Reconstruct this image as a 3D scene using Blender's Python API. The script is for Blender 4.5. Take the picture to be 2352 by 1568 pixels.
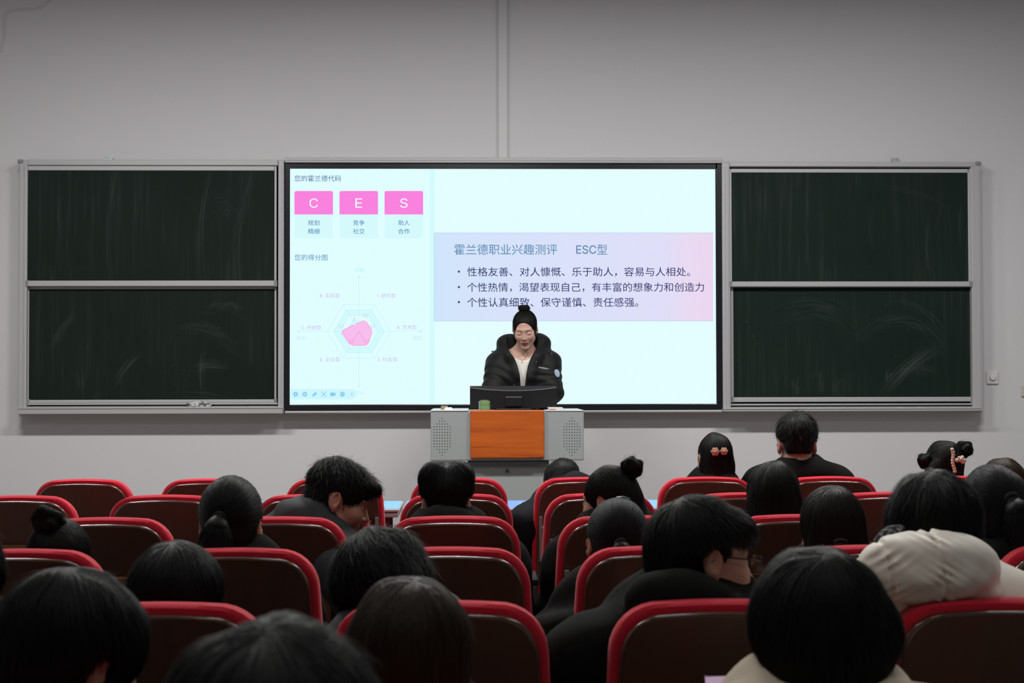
import bpy, bmesh, math, random
import numpy as np
from mathutils import Vector, Matrix, Euler

for o in list(bpy.data.objects):
    bpy.data.objects.remove(o, do_unlink=True)
SC = bpy.context.scene
COL = SC.collection
R_ = math.radians

# ------------------------------------------------------------------ camera, world, lights, exposure
FPX = 3530.0                       # focal length in pixels of a 2352 wide frame
CAM = Vector((0.0, 0.0, 1.35))
cd = bpy.data.cameras.new('camera')
cd.sensor_width = 36.0
cd.lens = FPX / 2352.0 * 36.0
cd.clip_start = 0.05
cd.dof.use_dof = True
cd.dof.focus_distance = 9.3
cd.dof.aperture_fstop = 9.5
cam = bpy.data.objects.new('camera', cd)
COL.objects.link(cam)
CR = (Matrix.Rotation(R_(-1.396), 3, 'Z') @ Matrix.Rotation(R_(90 + 1.412), 3, 'X') @ Matrix.Rotation(R_(-0.12), 3, 'Z'))
cam.matrix_world = Matrix.Translation(CAM) @ CR.to_4x4()
SC.camera = cam

w = bpy.data.worlds.new('world')
SC.world = w
w.use_nodes = True
w.node_tree.nodes['Background'].inputs[0].default_value = (0.55, 0.57, 0.6, 1)
w.node_tree.nodes['Background'].inputs[1].default_value = 0.02

CEIL = 4.32


def area(name, loc, sx, sy, power, color=(1, 0.985, 0.96), rot=(0, 0, 0), spread=180):
    l = bpy.data.lights.new(name, 'AREA')
    l.shape = 'RECTANGLE'
    l.size, l.size_y = sx, sy
    l.energy = power
    l.color = color
    l.spread = R_(spread)
    ob = bpy.data.objects.new(name, l)
    ob.location = loc
    ob.rotation_euler = rot
    COL.objects.link(ob)
    return ob


# ceiling tube lamps of the hall (above the picture): a row near the front and rows over the audience
LP = 1.98
for lx in (-2.6, 0.0, 2.6):
    area('ceiling_lamp_light', (lx, 7.5, CEIL - 0.06), 1.2, 0.25, 62 * LP)
for ly, pw in ((4.2, 9), (1.2, 6)):
    for lx in (-2.6, 0.0, 2.6):
        area('ceiling_lamp_light', (lx, ly, CEIL - 0.06), 1.2, 0.25, pw * LP)

SC.view_settings.view_transform = 'Standard'
SC.view_settings.look = 'None'
SC.view_settings.exposure = 0.0
SC.view_settings.gamma = 1.0
SC.view_settings.use_curve_mapping = False
try:
    SC.cycles.use_denoising = True
    SC.cycles.max_bounces = 6
    SC.cycles.diffuse_bounces = 3
except Exception:
    pass


# ------------------------------------------------------------------ measuring
def at(px, py, Y):
    """the point of the plane y = Y that the photograph shows at (px, py)"""
    d = CR @ Vector(((px - 1176.0) / FPX, (784.0 - py) / FPX, -1.0))
    t = (Y - CAM.y) / d.y
    return CAM + d * t


# ------------------------------------------------------------------ materials
def srgb(r, g, b):
    def f(c):
        c /= 255.0
        return c / 12.92 if c <= 0.04045 else ((c + 0.055) / 1.055) ** 2.4
    return (f(r), f(g), f(b))


def mat(name, col, rough=0.5, metal=0.0, spec=0.5, coat=0.0, bump=None, vary=None, sheen=0.0, coat_rough=0.1, trans=0.0):
    m = bpy.data.materials.new(name)
    m.use_nodes = True
    nt = m.node_tree
    b = nt.nodes['Principled BSDF']
    b.inputs['Base Color'].default_value = (*col, 1)
    b.inputs['Roughness'].default_value = rough
    b.inputs['Metallic'].default_value = metal
    b.inputs['Specular IOR Level'].default_value = spec
    b.inputs['Coat Weight'].default_value = coat
    b.inputs['Coat Roughness'].default_value = coat_rough
    b.inputs['Sheen Weight'].default_value = sheen
    b.inputs['Transmission Weight'].default_value = trans
    tc = nt.nodes.new('ShaderNodeTexCoord')
    if vary:                       # (scale xyz, colour 2, detail)
        sc, c2, lo, hi = vary
        mp = nt.nodes.new('ShaderNodeMapping')
        mp.inputs['Scale'].default_value = sc
        n = nt.nodes.new('ShaderNodeTexNoise')
        n.inputs['Scale'].default_value = 1.0
        n.inputs['Detail'].default_value = 6
        r = nt.nodes.new('ShaderNodeMapRange')
        r.inputs['From Min'].default_value = lo
        r.inputs['From Max'].default_value = hi
        mx = nt.nodes.new('ShaderNodeMix')
        mx.data_type = 'RGBA'
        mx.inputs['A'].default_value = (*col, 1)
        mx.inputs['B'].default_value = (*c2, 1)
        nt.links.new(tc.outputs['Object'], mp.inputs['Vector'])
        nt.links.new(mp.outputs['Vector'], n.inputs['Vector'])
        nt.links.new(n.outputs['Fac'], r.inputs['Value'])
        nt.links.new(r.outputs['Result'], mx.inputs['Factor'])
        nt.links.new(mx.outputs['Result'], b.inputs['Base Color'])
    if bump:                       # (scale xyz, strength, distance)
        sc, st, di = bump
        mp = nt.nodes.new('ShaderNodeMapping')
        mp.inputs['Scale'].default_value = sc
        n = nt.nodes.new('ShaderNodeTexNoise')
        n.inputs['Scale'].default_value = 1.0
        n.inputs['Detail'].default_value = 5
        bp = nt.nodes.new('ShaderNodeBump')
        bp.inputs['Strength'].default_value = st
        bp.inputs['Distance'].default_value = di
        nt.links.new(tc.outputs['Object'], mp.inputs['Vector'])
        nt.links.new(mp.outputs['Vector'], n.inputs['Vector'])
        nt.links.new(n.outputs['Fac'], bp.inputs['Height'])
        nt.links.new(bp.outputs['Normal'], b.inputs['Normal'])
    return m


def emis(name, col, st=1.0):
    m = bpy.data.materials.new(name)
    m.use_nodes = True
    nt = m.node_tree
    nt.nodes.remove(nt.nodes['Principled BSDF'])
    e = nt.nodes.new('ShaderNodeEmission')
    e.inputs[0].default_value = (*col, 1)
    e.inputs[1].default_value = st
    nt.links.new(e.outputs[0], nt.nodes['Material Output'].inputs[0])
    return m


# ------------------------------------------------------------------ objects
def mesh_obj(name, me, m, parent=None, loc=None, smooth=False):
    ob = bpy.data.objects.new(name, me)
    COL.objects.link(ob)
    if m is not None:
        for mm in (m if isinstance(m, (list, tuple)) else [m]):
            me.materials.append(mm)
    if parent is not None:
        ob.parent = parent
    if loc is not None:
        ob.location = loc
    if smooth:
        me.polygons.foreach_set('use_smooth', np.ones(len(me.polygons), dtype=bool))
    return ob


def tag(o, label=None, cat=None, group=None, kind=None):
    if label: o['label'] = label
    if cat: o['category'] = cat
    if group: o['group'] = group
    if kind: o['kind'] = kind
    return o


def thing(name, label, cat, loc=(0, 0, 0), rotz=0.0, group=None):
    o = bpy.data.objects.new(name, None)
    o.empty_display_size = 0.1
    COL.objects.link(o)
    o.location = loc
    o.rotation_euler = (0, 0, rotz)
    return tag(o, label, cat, group)


class MB:
    """collects boxes, tubes, lathes; build() links them as one mesh object"""
    def __init__(s):
        s.bm = bmesh.new()

    def box(s, x0, x1, y0, y1, z0, z1, bev=0.0, seg=2):
        r = bmesh.ops.create_cube(s.bm, size=1.0)
        vs = r['verts']
        for v in vs:
            v.co = Vector((x0 + (v.co.x + .5) * (x1 - x0), y0 + (v.co.y + .5) * (y1 - y0), z0 + (v.co.z + .5) * (z1 - z0)))
        if bev > 0:
            es = list({e for v in vs for e in v.link_edges})
            bmesh.ops.bevel(s.bm, geom=es, offset=bev, segments=seg, profile=0.5, affect='EDGES', clamp_overlap=True)
        return vs

    def tube(s, pts, rads, n=10, cap=True):
        pts = [Vector(p) for p in pts]
        if not isinstance(rads, (list, tuple)):
            rads = [rads] * len(pts)
        rings = []
        up = None
        for i, p in enumerate(pts):
            t = (pts[min(i + 1, len(pts) - 1)] - pts[max(i - 1, 0)]).normalized()
            if up is None:
                up = Vector((0, 0, 1)) if abs(t.z) < .9 else Vector((1, 0, 0))
            a = t.cross(up)
            if a.length < 1e-6:
                a = t.cross(Vector((0, 1, 0)))
            a.normalize()
            b = a.cross(t).normalized()
            up = b
            rings.append([s.bm.verts.new(p + (a * math.cos(2 * math.pi * k / n) + b * math.sin(2 * math.pi * k / n)) * rads[i]) for k in range(n)])
        for i in range(len(rings) - 1):
            for k in range(n):
                s.bm.faces.new((rings[i][k], rings[i][(k + 1) % n], rings[i + 1][(k + 1) % n], rings[i + 1][k]))
        if cap:
            s.bm.faces.new(list(reversed(rings[0])))
            s.bm.faces.new(rings[-1])

    def lathe(s, prof, c=(0, 0, 0), n=24, axis='Z'):
        c = Vector(c)
        rings = []
        for r, h in prof:
            ring = []
            for k in range(n):
                a = 2 * math.pi * k / n
                if axis == 'Z':
                    p = Vector((r * math.cos(a), r * math.sin(a), h))
                elif axis == 'Y':
                    p = Vector((r * math.cos(a), h, -r * math.sin(a)))
                else:
                    p = Vector((h, r * math.cos(a), r * math.sin(a)))
                ring.append(s.bm.verts.new(c + p))
            rings.append(ring)
        for i in range(len(rings) - 1):
            for k in range(n):
                s.bm.faces.new((rings[i][k], rings[i][(k + 1) % n], rings[i + 1][(k + 1) % n], rings[i + 1][k]))
        s.bm.faces.new(list(reversed(rings[0])))
        s.bm.faces.new(rings[-1])

    def loft(s, rings, cap0=True, cap1=True):
        vr = [[s.bm.verts.new(Vector(p)) for p in r] for r in rings]
        n = len(vr[0])
        for i in range(len(vr) - 1):
            for k in range(n):
                s.bm.faces.new((vr[i][k], vr[i][(k + 1) % n], vr[i + 1][(k + 1) % n], vr[i + 1][k]))
        if cap0: s.bm.faces.new(list(reversed(vr[0])))
        if cap1: s.bm.faces.new(vr[-1])

    def ball(s, c, r, sub=2, sc=(1, 1, 1)):
        q = bmesh.ops.create_icosphere(s.bm, subdivisions=sub, radius=r)
        for v in q['verts']:
            v.co = Vector((v.co.x * sc[0] + c[0], v.co.y * sc[1] + c[1], v.co.z * sc[2] + c[2]))

    def poly(s, pts):
        s.bm.faces.new([s.bm.verts.new(Vector(p)) for p in pts])

    def build(s, name, m, parent=None, loc=None, smooth=False, off=None):
        bmesh.ops.recalc_face_normals(s.bm, faces=s.bm.faces[:])
        me = bpy.data.meshes.new(name)
        if off is not None:
            bmesh.ops.translate(s.bm, vec=-Vector(off), verts=s.bm.verts[:])
        s.bm.to_mesh(me)
        s.bm.free()
        ob = mesh_obj(name, me, m, parent, loc)
        if smooth:
            me.polygons.foreach_set('use_smooth', np.ones(len(me.polygons), dtype=bool))
            try:
                me.set_sharp_from_angle(angle=R_(38))
            except Exception:
                pass
        return ob


def box1(name, m, x0, x1, y0, y1, z0, z1, parent=None, bev=0.0, off=None):
    b = MB()
    b.box(x0, x1, y0, y1, z0, z1, bev)
    return b.build(name, m, parent, off=off)


def pbox(b, px0, py0, px1, py1, Yf, Yb, bev=0.0, off=Vector((0, 0, 0))):
    """a box whose front face, in the plane y = Yf, covers a measured rectangle of the photograph"""
    a, c = at(px0, py1, Yf), at(px1, py0, Yf)
    b.box(a.x - off.x, c.x - off.x, Yf - off.y, Yb - off.y, a.z - off.z, c.z - off.z, bev)


def copy_tree(o, parent=None):
    c = o.copy()
    COL.objects.link(c)
    if parent is not None:
        c.parent = parent
    for ch in list(o.children):
        copy_tree(ch, c)
    return c


# ------------------------------------------------------------------ the hall
WALL_Y = 10.96
XL, XR, YB = -5.6, 5.6, -3.2
M_wall = mat('wall_paint', (0.60, 0.592, 0.605), rough=0.8, spec=0.2, bump=((60, 60, 60), 0.08, 0.002), vary=((0.6, 0.6, 0.6), (0.585, 0.578, 0.59), 0.3, 0.7))
M_ceil = mat('ceiling_paint', (0.25, 0.25, 0.25), rough=0.9)
M_floor = mat('floor_tile', (0.10, 0.095, 0.09), rough=0.5, vary=((3, 3, 3), (0.13, 0.12, 0.115), 0.3, 0.7))
M_alu = mat('brushed_aluminium', (0.42, 0.42, 0.425), rough=0.45, metal=0.1, spec=0.5, bump=((4, 4, 200), 0.05, 0.001))
M_alu_d = mat('dark_grey_backing', (0.055, 0.055, 0.06), rough=0.6)  # even dark grey of the sheet behind the sliding boards
M_plas = mat('grey_plastic_cap', (0.22, 0.22, 0.225), rough=0.5)


def struct(name, m, *a):
    return tag(box1(name, m, *a), kind='structure')


struct('floor', M_floor, XL, XR, YB, WALL_Y, -0.12, 0.0)
struct('ceiling', M_ceil, XL, XR, YB, WALL_Y, CEIL, CEIL + 0.12)
struct('wall_front', M_wall, XL, XR, WALL_Y, WALL_Y + 0.15, 0.0, CEIL)
struct('wall_left', M_wall, XL - 0.15, XL, YB, WALL_Y, 0.0, CEIL)
struct('wall_right', M_wall, XR, XR + 0.15, YB, WALL_Y, 0.0, CEIL)
struct('wall_back', M_wall, XL, XR, YB - 0.15, YB, 0.0, CEIL)
PLAT = 0.20
struct('platform', mat('platform_vinyl', (0.16, 0.13, 0.11), rough=0.5), -3.9, 3.9, 8.75, WALL_Y, 0.0, PLAT)

# cable raceway up the middle of the wall, thin cable cover in the top left corner
b = MB()
pbox(b, 1145, -40, 1165, 364, WALL_Y - 0.028, WALL_Y, 0.004)
tag(b.build('cable_raceway', mat('white_raceway', (0.56, 0.555, 0.56), rough=0.5)), 'white plastic cable raceway running up the wall above the middle of the screen', 'cable raceway')
b = MB()
Yc = WALL_Y - 0.006
b.tube([at(2, 118, Yc), at(5, 104, Yc), at(10, 92, Yc), at(11, 44, Yc), at(15, 32, Yc), at(26, 25, Yc), at(80, 22, Yc), at(95, 18, Yc), at(122, -4, Yc)], 0.005, 6)
tag(b.build('wall_cable', M_wall, smooth=True), 'thin white painted cable clipped to the wall in its upper left corner', 'cable')
# round-knob wall switch to the right of the board, and a second plate at the edge of the frame
sw = at(2278, 867, WALL_Y)
t = thing('dimmer_switch', 'square white wall plate with a round dimmer knob beside the right chalkboard', 'switch', (sw.x, WALL_Y, sw.z))
M_sw = mat('white_switch_plastic', (0.62, 0.615, 0.6), rough=0.4)
b = MB(); b.box(-0.041, 0.041, -0.014, 0, -0.045, 0.045, 0.004); b.build('plate', M_sw, t)
b = MB(); b.lathe([(0.021, -0.014), (0.021, -0.024), (0.017, -0.029), (0.004, -0.03)], axis='Y'); b.build('knob', M_sw, t, smooth=True)
sw = at(2352, 898, WALL_Y)
t = thing('wall_outlet', 'small cream socket plate on the wall at the right edge of the picture', 'socket', (sw.x, WALL_Y, sw.z))
M_ol = mat('cream_switch_plastic', (0.50, 0.49, 0.40), rough=0.45)
b = MB(); b.box(-0.022, 0.06, -0.016, 0, -0.038, 0.038, 0.004); b.build('plate', M_ol, t)
b = MB(); b.box(0.008, 0.03, -0.019, -0.015, -0.015, 0.015, 0.001); b.build('socket_insert', M_ol, t)

# ------------------------------------------------------------------ chalkboards
def board_mat(name, strokes, seed, base=(0.0066, 0.0140, 0.0104)):
    """dark green enamel with wiped chalk: faint streaks everywhere, plus arcs left by the cloth
    strokes: (centre x, centre z, radius, width, angle from, angle to, amount) in metres on the board"""
    m = bpy.data.materials.new(name)
    m.use_nodes = True
    nt = m.node_tree
    N, L = nt.nodes, nt.links
    bs = N['Principled BSDF']
    bs.inputs['Roughness'].default_value = 0.7
    bs.inputs['Specular IOR Level'].default_value = 0.13
    tc = N.new('ShaderNodeTexCoord')
    sep = N.new('ShaderNodeSeparateXYZ')
    L.new(tc.outputs['Object'], sep.inputs[0])

    def mth(op, a, b=None, c=None, clamp=False):
        n = N.new('ShaderNodeMath'); n.operation = op; n.use_clamp = clamp
        for i, v in enumerate((a, b, c)):
            if v is None: continue
            if isinstance(v, (int, float)): n.inputs[i].default_value = v
            else: L.new(v, n.inputs[i])
        return n.outputs[0]

    def noise(sx, sz, off, detail=4, dist=0.0):
        mp = N.new('ShaderNodeMapping')
        mp.inputs['Scale'].default_value = (sx, 1, sz)
        mp.inputs['Location'].default_value = (off, off * 1.7, off * 0.6)
        L.new(tc.outputs['Object'], mp.inputs['Vector'])
        n = N.new('ShaderNodeTexNoise')
        n.inputs['Scale'].default_value = 1.0
        n.inputs['Detail'].default_value = detail
        n.inputs['Distortion'].default_value = dist
        L.new(mp.outputs[0], n.inputs['Vector'])
        return n.outputs['Fac']

    def rng(v, lo, hi, a=0.0, b=1.0):
        n = N.new('ShaderNodeMapRange')
        n.inputs['From Min'].default_value = lo; n.inputs['From Max'].default_value = hi
        n.inputs['To Min'].default_value = a; n.inputs['To Max'].default_value = b
        L.new(v, n.inputs['Value'])
        return n.outputs[0]
    cloud = rng(noise(1.6, 1.6, seed), 0.35, 0.75)
    streak = rng(noise(34, 1.5, seed + 3, 6, 0.5), 0.50, 0.85)
    dust = mth('MULTIPLY', mth('MULTIPLY', streak, cloud), 0.045)
    dust = mth('ADD', dust, mth('MULTIPLY', cloud, 0.006))
    for i, (cx, cz, r, wd, a0, a1, am) in enumerate(strokes):
        dx = mth('SUBTRACT', sep.outputs[0], cx)
        dz = mth('SUBTRACT', sep.outputs[2], cz)
        rr = mth('SQRT', mth('ADD', mth('MULTIPLY', dx, dx), mth('MULTIPLY', dz, dz)))
        mid, half = (a0 + a1) / 2, (a1 - a0) / 2
        ux = mth('ADD', mth('MULTIPLY', dx, math.cos(mid)), mth('MULTIPLY', dz, math.sin(mid)))
        uz = mth('SUBTRACT', mth('MULTIPLY', dz, math.cos(mid)), mth('MULTIPLY', dx, math.sin(mid)))
        ang = mth('ARCTAN2', uz, ux)
        band = rng(mth('ABSOLUTE', mth('SUBTRACT', rr, r)), wd, wd * 0.25)
        am_ = rng(mth('ABSOLUTE', ang), half, half * 0.3)
        cv = N.new('ShaderNodeCombineXYZ')
        L.new(mth('MULTIPLY', rr, 90.0), cv.inputs[0]); L.new(mth('MULTIPLY', ang, 2.2), cv.inputs[1]); cv.inputs[2].default_value = seed + i * 3.1
        nz = N.new('ShaderNodeTexNoise'); nz.inputs['Scale'].default_value = 1.0; nz.inputs['Detail'].default_value = 3
        L.new(cv.outputs[0], nz.inputs['Vector'])
        s = mth('MULTIPLY', mth('MULTIPLY', band, am_), rng(nz.outputs['Fac'], 0.42, 0.75))
        dust = mth('ADD', dust, mth('MULTIPLY', s, am * 0.45))
    sp = rng(noise(60, 60, seed + 9, 1), 0.80, 0.82)
    dust = mth('ADD', dust, mth('MULTIPLY', sp, 0.12), clamp=True)
    mx = N.new('ShaderNodeMix'); mx.data_type = 'RGBA'
    mx.inputs['A'].default_value = (*base, 1)
    mx.inputs['B'].default_value = (0.5, 0.56, 0.53, 1)
    L.new(dust, mx.inputs['Factor'])
    L.new(mx.outputs['Result'], bs.inputs['Base Color'])
    return m


BF = WALL_Y - 0.115          # front plane of the board frame


def chalkboard(name, label, fr, upper, lower, brk, tray, mats, tophi):
    """fr = outer frame px (x0,y0,x1,y1) and its rail widths; upper/lower = dark panel px rectangles"""
    x0, y0, x1, y1, wl, wr, wt = fr
    o = at((x0 + x1) / 2, y1, BF)
    o = Vector((o.x, WALL_Y, o.z))
    t = thing(name, label, 'chalkboard', o)
    b = MB()
    pbox(b, x0, y0, x0 + wl, y1, BF, WALL_Y, 0.006, o)
    pbox(b, x1 - wr, y0, x1, y1, BF, WALL_Y, 0.006, o)
    pbox(b, x0 + wl - 0.2, y0, x1 - wr + 0.2, y0 + wt, BF + 0.0006, WALL_Y, 0.004, o)
    pbox(b, x0 + wl * .5, y1 - 8, x1 - wr * .5, y1 - 1, BF + 0.02, WALL_Y, 0.002, o)  # added rail hidden behind the tray, stops light leaking out below the board
    for gx in (x0 + wl * 0.55, x1 - wr * 0.45):        # rib of the extrusion
        pbox(b, gx, y0 + wt, gx + 3, y1 - 4, BF - 0.005, BF + 0.01, 0.001, o)
    pbox(b, x0 + wl, y0 + wt - 4, x1 - wr, y0 + wt - 1.5, BF - 0.005, BF + 0.01, 0.001, o)
    b.build('outer_frame', M_alu, t)
    for cx, cy in (((x0, y0), (x0, y1)) if tophi < 0 else ((x1 - 11, y0), (x1 - 11, y1))):
        b = MB()
        pbox(b, cx - 1.5, cy - (8 if cy == y1 else 1.5), cx + 12.5, cy + (8 if cy == y0 else 1.5), BF - 0.006, WALL_Y - 0.01, 0.008, o)
        b.build('corner_cap', M_plas, t)
    b = MB()
    pbox(b, x0 + 2, y0 + 2, x1 - 2, y1 - 2, BF + 0.085, WALL_Y - 0.002, 0, o)
    b.build('back_panel', M_alu_d, t)
    b = MB()
    tx0, ty0, tx1, ty1 = tray
    pbox(b, tx0, ty0, tx1, ty1, BF - 0.05, BF + 0.03, 0.004, o)
    pbox(b, tx0, ty0 - 2, tx1, ty0 + 3, BF - 0.055, BF - 0.045, 0.002, o)
    b.build('chalk_tray', M_alu, t)
    b = MB()
    for ty in (wt + y0 + 3,):
        pbox(b, x0 + wl, ty0 - 11, x1 - wr, ty0 - 6, BF + 0.02, BF + 0.06, 0.002, o)
        pbox(b, x0 + wl, ty0 - 5, x1 - wr, ty0 + 2, BF + 0.035, BF + 0.07, 0.002, o)
    b.build('slide_track', M_alu, t)
    for kind, (a0, b0, a1, b1, rl, rr, rt, rb), Yf, bm_ in (('upper_board', upper, BF + 0.012, mats[0]), ('lower_board', lower, BF + 0.045, mats[1])):
        p = at((a0 + a1) / 2, (b0 + b1) / 2, Yf)
        pb = MB()
        A, C = at(a0 - 2, b1 + 2, Yf), at(a1 + 2, b0 - 2, Yf)
        pb.box(A.x - p.x, C.x - p.x, 0.004, 0.022, A.z - p.z, C.z - p.z)
        panel = pb.build(kind, bm_, t, (p.x - o.x, Yf - o.y, p.z - o.z))
        fb = MB()
        pbox(fb, a0 - rl, b0 - rt, a0, b1 + rb, Yf - 0.002, Yf + 0.024, 0.002, p + Vector((0, 0, 0)))
        pbox(fb, a1, b0 - rt, a1 + rr, b1 + rb, Yf - 0.002, Yf + 0.024, 0.002, p)
        pbox(fb, a0, b0 - rt, a1, b0, Yf - 0.002, Yf + 0.024, 0.002, p)
        pbox(fb, a0 - rl, b1, a1 + rr, b1 + rb, Yf - 0.012, Yf + 0.024, 0.003, p)
        fb.build('board_rail', M_alu, panel, (0, 0, 0))
        for hx in (a0 - rl - 1, a1 + rr - 6):
            hb = MB()
            pbox(hb, hx, b1 - 1, hx + 7, b1 + rb + 1, Yf - 0.015, Yf + 0.02, 0.003, p)
            hb.build('rail_end_cap', M_plas, panel)
    b = MB()
    q = at(brk, y0, WALL_Y)
    b.box(q.x - o.x - 0.03, q.x - o.x + 0.03, -0.004, 0, q.z - o.z - 0.02, q.z - o.z + 0.032, 0.001)
    b.box(q.x - o.x - 0.03, q.x - o.x + 0.03, -0.05, 0, q.z - o.z - 0.022, q.z - o.z + 0.006, 0.001)
    for sx in (-0.016, 0.016):
        b.lathe([(0.006, -0.010), (0.006, -0.004)], (q.x - o.x + sx, 0, q.z - o.z + 0.02), 10, 'Y')
    b.build('mounting_bracket', mat('galvanised_bracket', (0.42, 0.47, 0.5), rough=0.35, metal=0.6), t)
    return t


PI = math.pi
chalkboard('sliding_chalkboard', 'dark green double sliding chalkboard to the left of the bright screen', (41, 367, 652, 950, 22, 14, 13),
           (64, 391, 630, 644, 5, 5, 10, 13), (67, 664, 630, 917, 6, 5, 9, 9), 253, (40, 936, 648, 951),
           (board_mat('enamel_upper_left', [(1.9, -0.1, 2.2, 0.03, 2.7, 3.45, 0.10), (1.9, -0.1, 2.02, 0.025, 2.8, 3.3, .08), (2.1, -.1, 1.75, 0.04, 2.8, 3.5, .10), (2.2, -.2, 1.6, .05, 2.7, 3.5, .09), (.48, .12, .05, .09, -3.2, 3.2, .05)], 1.0),
            board_mat('enamel_lower_left', [(-0.2, -0.15, 0.5, 0.035, 2.3, 3.0, 0.16), (0.25, -0.5, 0.55, 0.03, 2.2, 2.8, 0.16), (.3, -.2, .32, .06, .3, 2.0, .09), (-.05, -.2, 0.45, .04, 2.9, 3.5, .10), (0.5, 0.1, 0.18, 0.05, 0.2, 2.6, 0.09), (.42, -.5, .35, .05, 1.2, 2.0, .12), (.3, -1.2, .85, .05, 1.2, 1.7, .08), (1.2, -.2, .85, .03, 2.9, 3.4, .12)], 5.0)), -1)
chalkboard('sliding_chalkboard', 'dark green double sliding chalkboard to the right of the bright screen', (1661, 372, 2253, 944, 15, 18, 11),
           (1680, 396, 2225, 646, 4, 8, 8, 12), (1684, 660, 2232, 911, 5, 4, 6, 12), 2055, (1662, 937, 2255, 945),
           (board_mat('enamel_upper_right', [(1.6, -.1, 1.05, .02, 2.9, 3.4, .10), (1.5, 0, 0.72, .02, 2.9, 3.35, .14), (0.9, 0, .75, .03, 2.9, 3.4, .05), (.1, -.9, 1.2, .03, 1.0, 1.5, .05)], 9.0, (0.0066, 0.0155, 0.0118)),
            board_mat('enamel_lower_right', [(0.32, -0.2, 0.36, 0.06, 0.15, 2.6, 0.10), (0.9, -0.75, 0.75, 0.05, 1.9, 2.6, 0.14), (1.0, -.9, .95, .06, 2.0, 2.65, .12), (.25, -.15, .45, .04, .2, 1.6, .08), (-0.3, -.15, .4, .12, .6, 2.5, .07), (0.35, -0.25, 0.09, 0.04, 2.4, 3.6, .14), (-.05, -.25, .2, .05, 2.8, 3.8, .12), (-.2, -.3, .2, .05, 2.8, 3.7, .12), (.1, -.3, .2, .05, 2.8, 3.6, .10), (.45, -.7, .5, .05, 1.2, 2.0, .10), (.3, -.9, .48, .03, 1.3, 2.0, .08)], 13.0, (0.0066, 0.0155, 0.0118))), 1)

# crumpled cloth on the left tray
def crumple(name, label, cat, c, rx, ry, rz, m, seed):
    rnd = random.Random(seed)
    bm = bmesh.new()
    bmesh.ops.create_icosphere(bm, subdivisions=4, radius=1.0)
    ph = [(rnd.uniform(3, 9), Vector((rnd.gauss(0, 1), rnd.gauss(0, 1), rnd.gauss(0, 1))).normalized(), rnd.uniform(0, 6)) for _ in range(9)]
    for v in bm.verts:
        d = sum(abs(math.sin(f * v.co.dot(n) + q)) for f, n, q in ph) / 9
        k = 0.55 + 0.75 * d
        v.co = Vector((v.co.x * rx * k, v.co.y * ry * k, max(v.co.z * rz * k, -rz * .35)))
    me = bpy.data.meshes.new(name); bm.to_mesh(me); bm.free()
    return tag(mesh_obj(name, me, m, loc=c, smooth=True), label, cat)


q = at(457, 936, BF - 0.02)
crumple('cleaning_cloth', 'crumpled grey and white cleaning cloth lying on the left chalk tray', 'cloth', (q.x, BF - 0.02, q.z + 0.012), 0.082, 0.032, 0.032, mat('stained_cloth', (0.5, 0.49, 0.47), rough=0.9, vary=((30, 30, 30), (0.09, 0.09, 0.09), 0.5, 0.58)), 4)
for i, (cx, lb) in enumerate(((2067, 'small white chalk end lying on the right tray, nearer the middle of the tray'), (2112, 'small white chalk end lying on the right tray, nearer its right corner'))):
    q = at(cx, 938, BF - 0.02)
    b = MB(); b.tube([(-0.02, 0, 0), (0.02, 0.003, 0)], 0.005, 8)
    tag(b.build('chalk_stick', mat('white_chalk', (0.7, 0.7, 0.68), rough=0.9), loc=(q.x, BF - 0.02, q.z + 0.005), smooth=True), lb, 'chalk', 'chalk ends on the right tray')

# ------------------------------------------------------------------ the display
DY = WALL_Y - 0.085
do = at(1156, 941, DY); do = Vector((do.x, WALL_Y, do.z))
disp = thing('display_screen', 'large bright interactive screen showing a pale blue slide between the two chalkboards', 'screen', do)
M_bez = mat('black_glossy_bezel', (0.008, 0.010, 0.014), rough=0.25)
b = MB()
pbox(b, 653.5, 373, 666, 941, DY - 0.012, DY + 0.03, 0.003, do)
pbox(b, 1646, 373, 1656.8, 941, DY - 0.012, DY + 0.03, 0.003, do)
pbox(b, 664, 373, 1648, 387, DY - 0.012, DY + 0.03, 0.003, do)
pbox(b, 664, 927, 1648, 941, DY - 0.012, DY + 0.03, 0.003, do)
b.build('bezel', M_bez, disp)
b = MB()
pbox(b, 654, 362, 1659, 373, BF - 0.003, WALL_Y, 0.004, do)
pbox(b, 654, 366, 1659, 368, BF - 0.007, BF + 0.01, 0.001, do)
b.build('top_rail', M_alu, disp)
b = MB()
pbox(b, 654, 941, 1659, 949, BF - 0.01, WALL_Y, 0.004, do)
b.build('bottom_rail', M_alu, disp)
b = MB(); pbox(b, 656, 375, 1653, 939, DY + 0.006, WALL_Y - 0.002, 0, do); b.build('back_box', M_bez, disp)

SCR = 1.0
M_scr = emis('lit_screen', (0.752, 0.985, 1.0), SCR)
M_scr2 = emis('lit_slide_white', (0.775, 0.985, 1.0), SCR)
b = MB(); pbox(b, 664, 385, 1648, 929, DY, DY + 0.005, 0, do)
screen = b.build('screen', M_scr, disp)
LAY = [0]


def srect(name, px0, py0, px1, py1, m, z, rad=0, parent=None):
    """a flat lit patch of the slide, z millimetres in front of the glass"""
    Y = DY - z * 0.0008
    bm = MB()
    pts = []
    if rad:
        for cx, cy, a0 in ((px1 - rad, py0 + rad, 0), (px0 + rad, py0 + rad, 90)):
            for k in range(6):
                a = R_(a0 + 90 * k / 5)
                pts.append((cx + rad * math.cos(a), cy - rad * math.sin(a)))
        pts += [(px0, py1), (px1, py1)]
    else:
        pts = [(px1, py0), (px0, py0), (px0, py1), (px1, py1)]
    bm.poly([at(x, y, Y) - do for x, y in pts])
    return bm.build(name, m, parent or screen)


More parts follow.
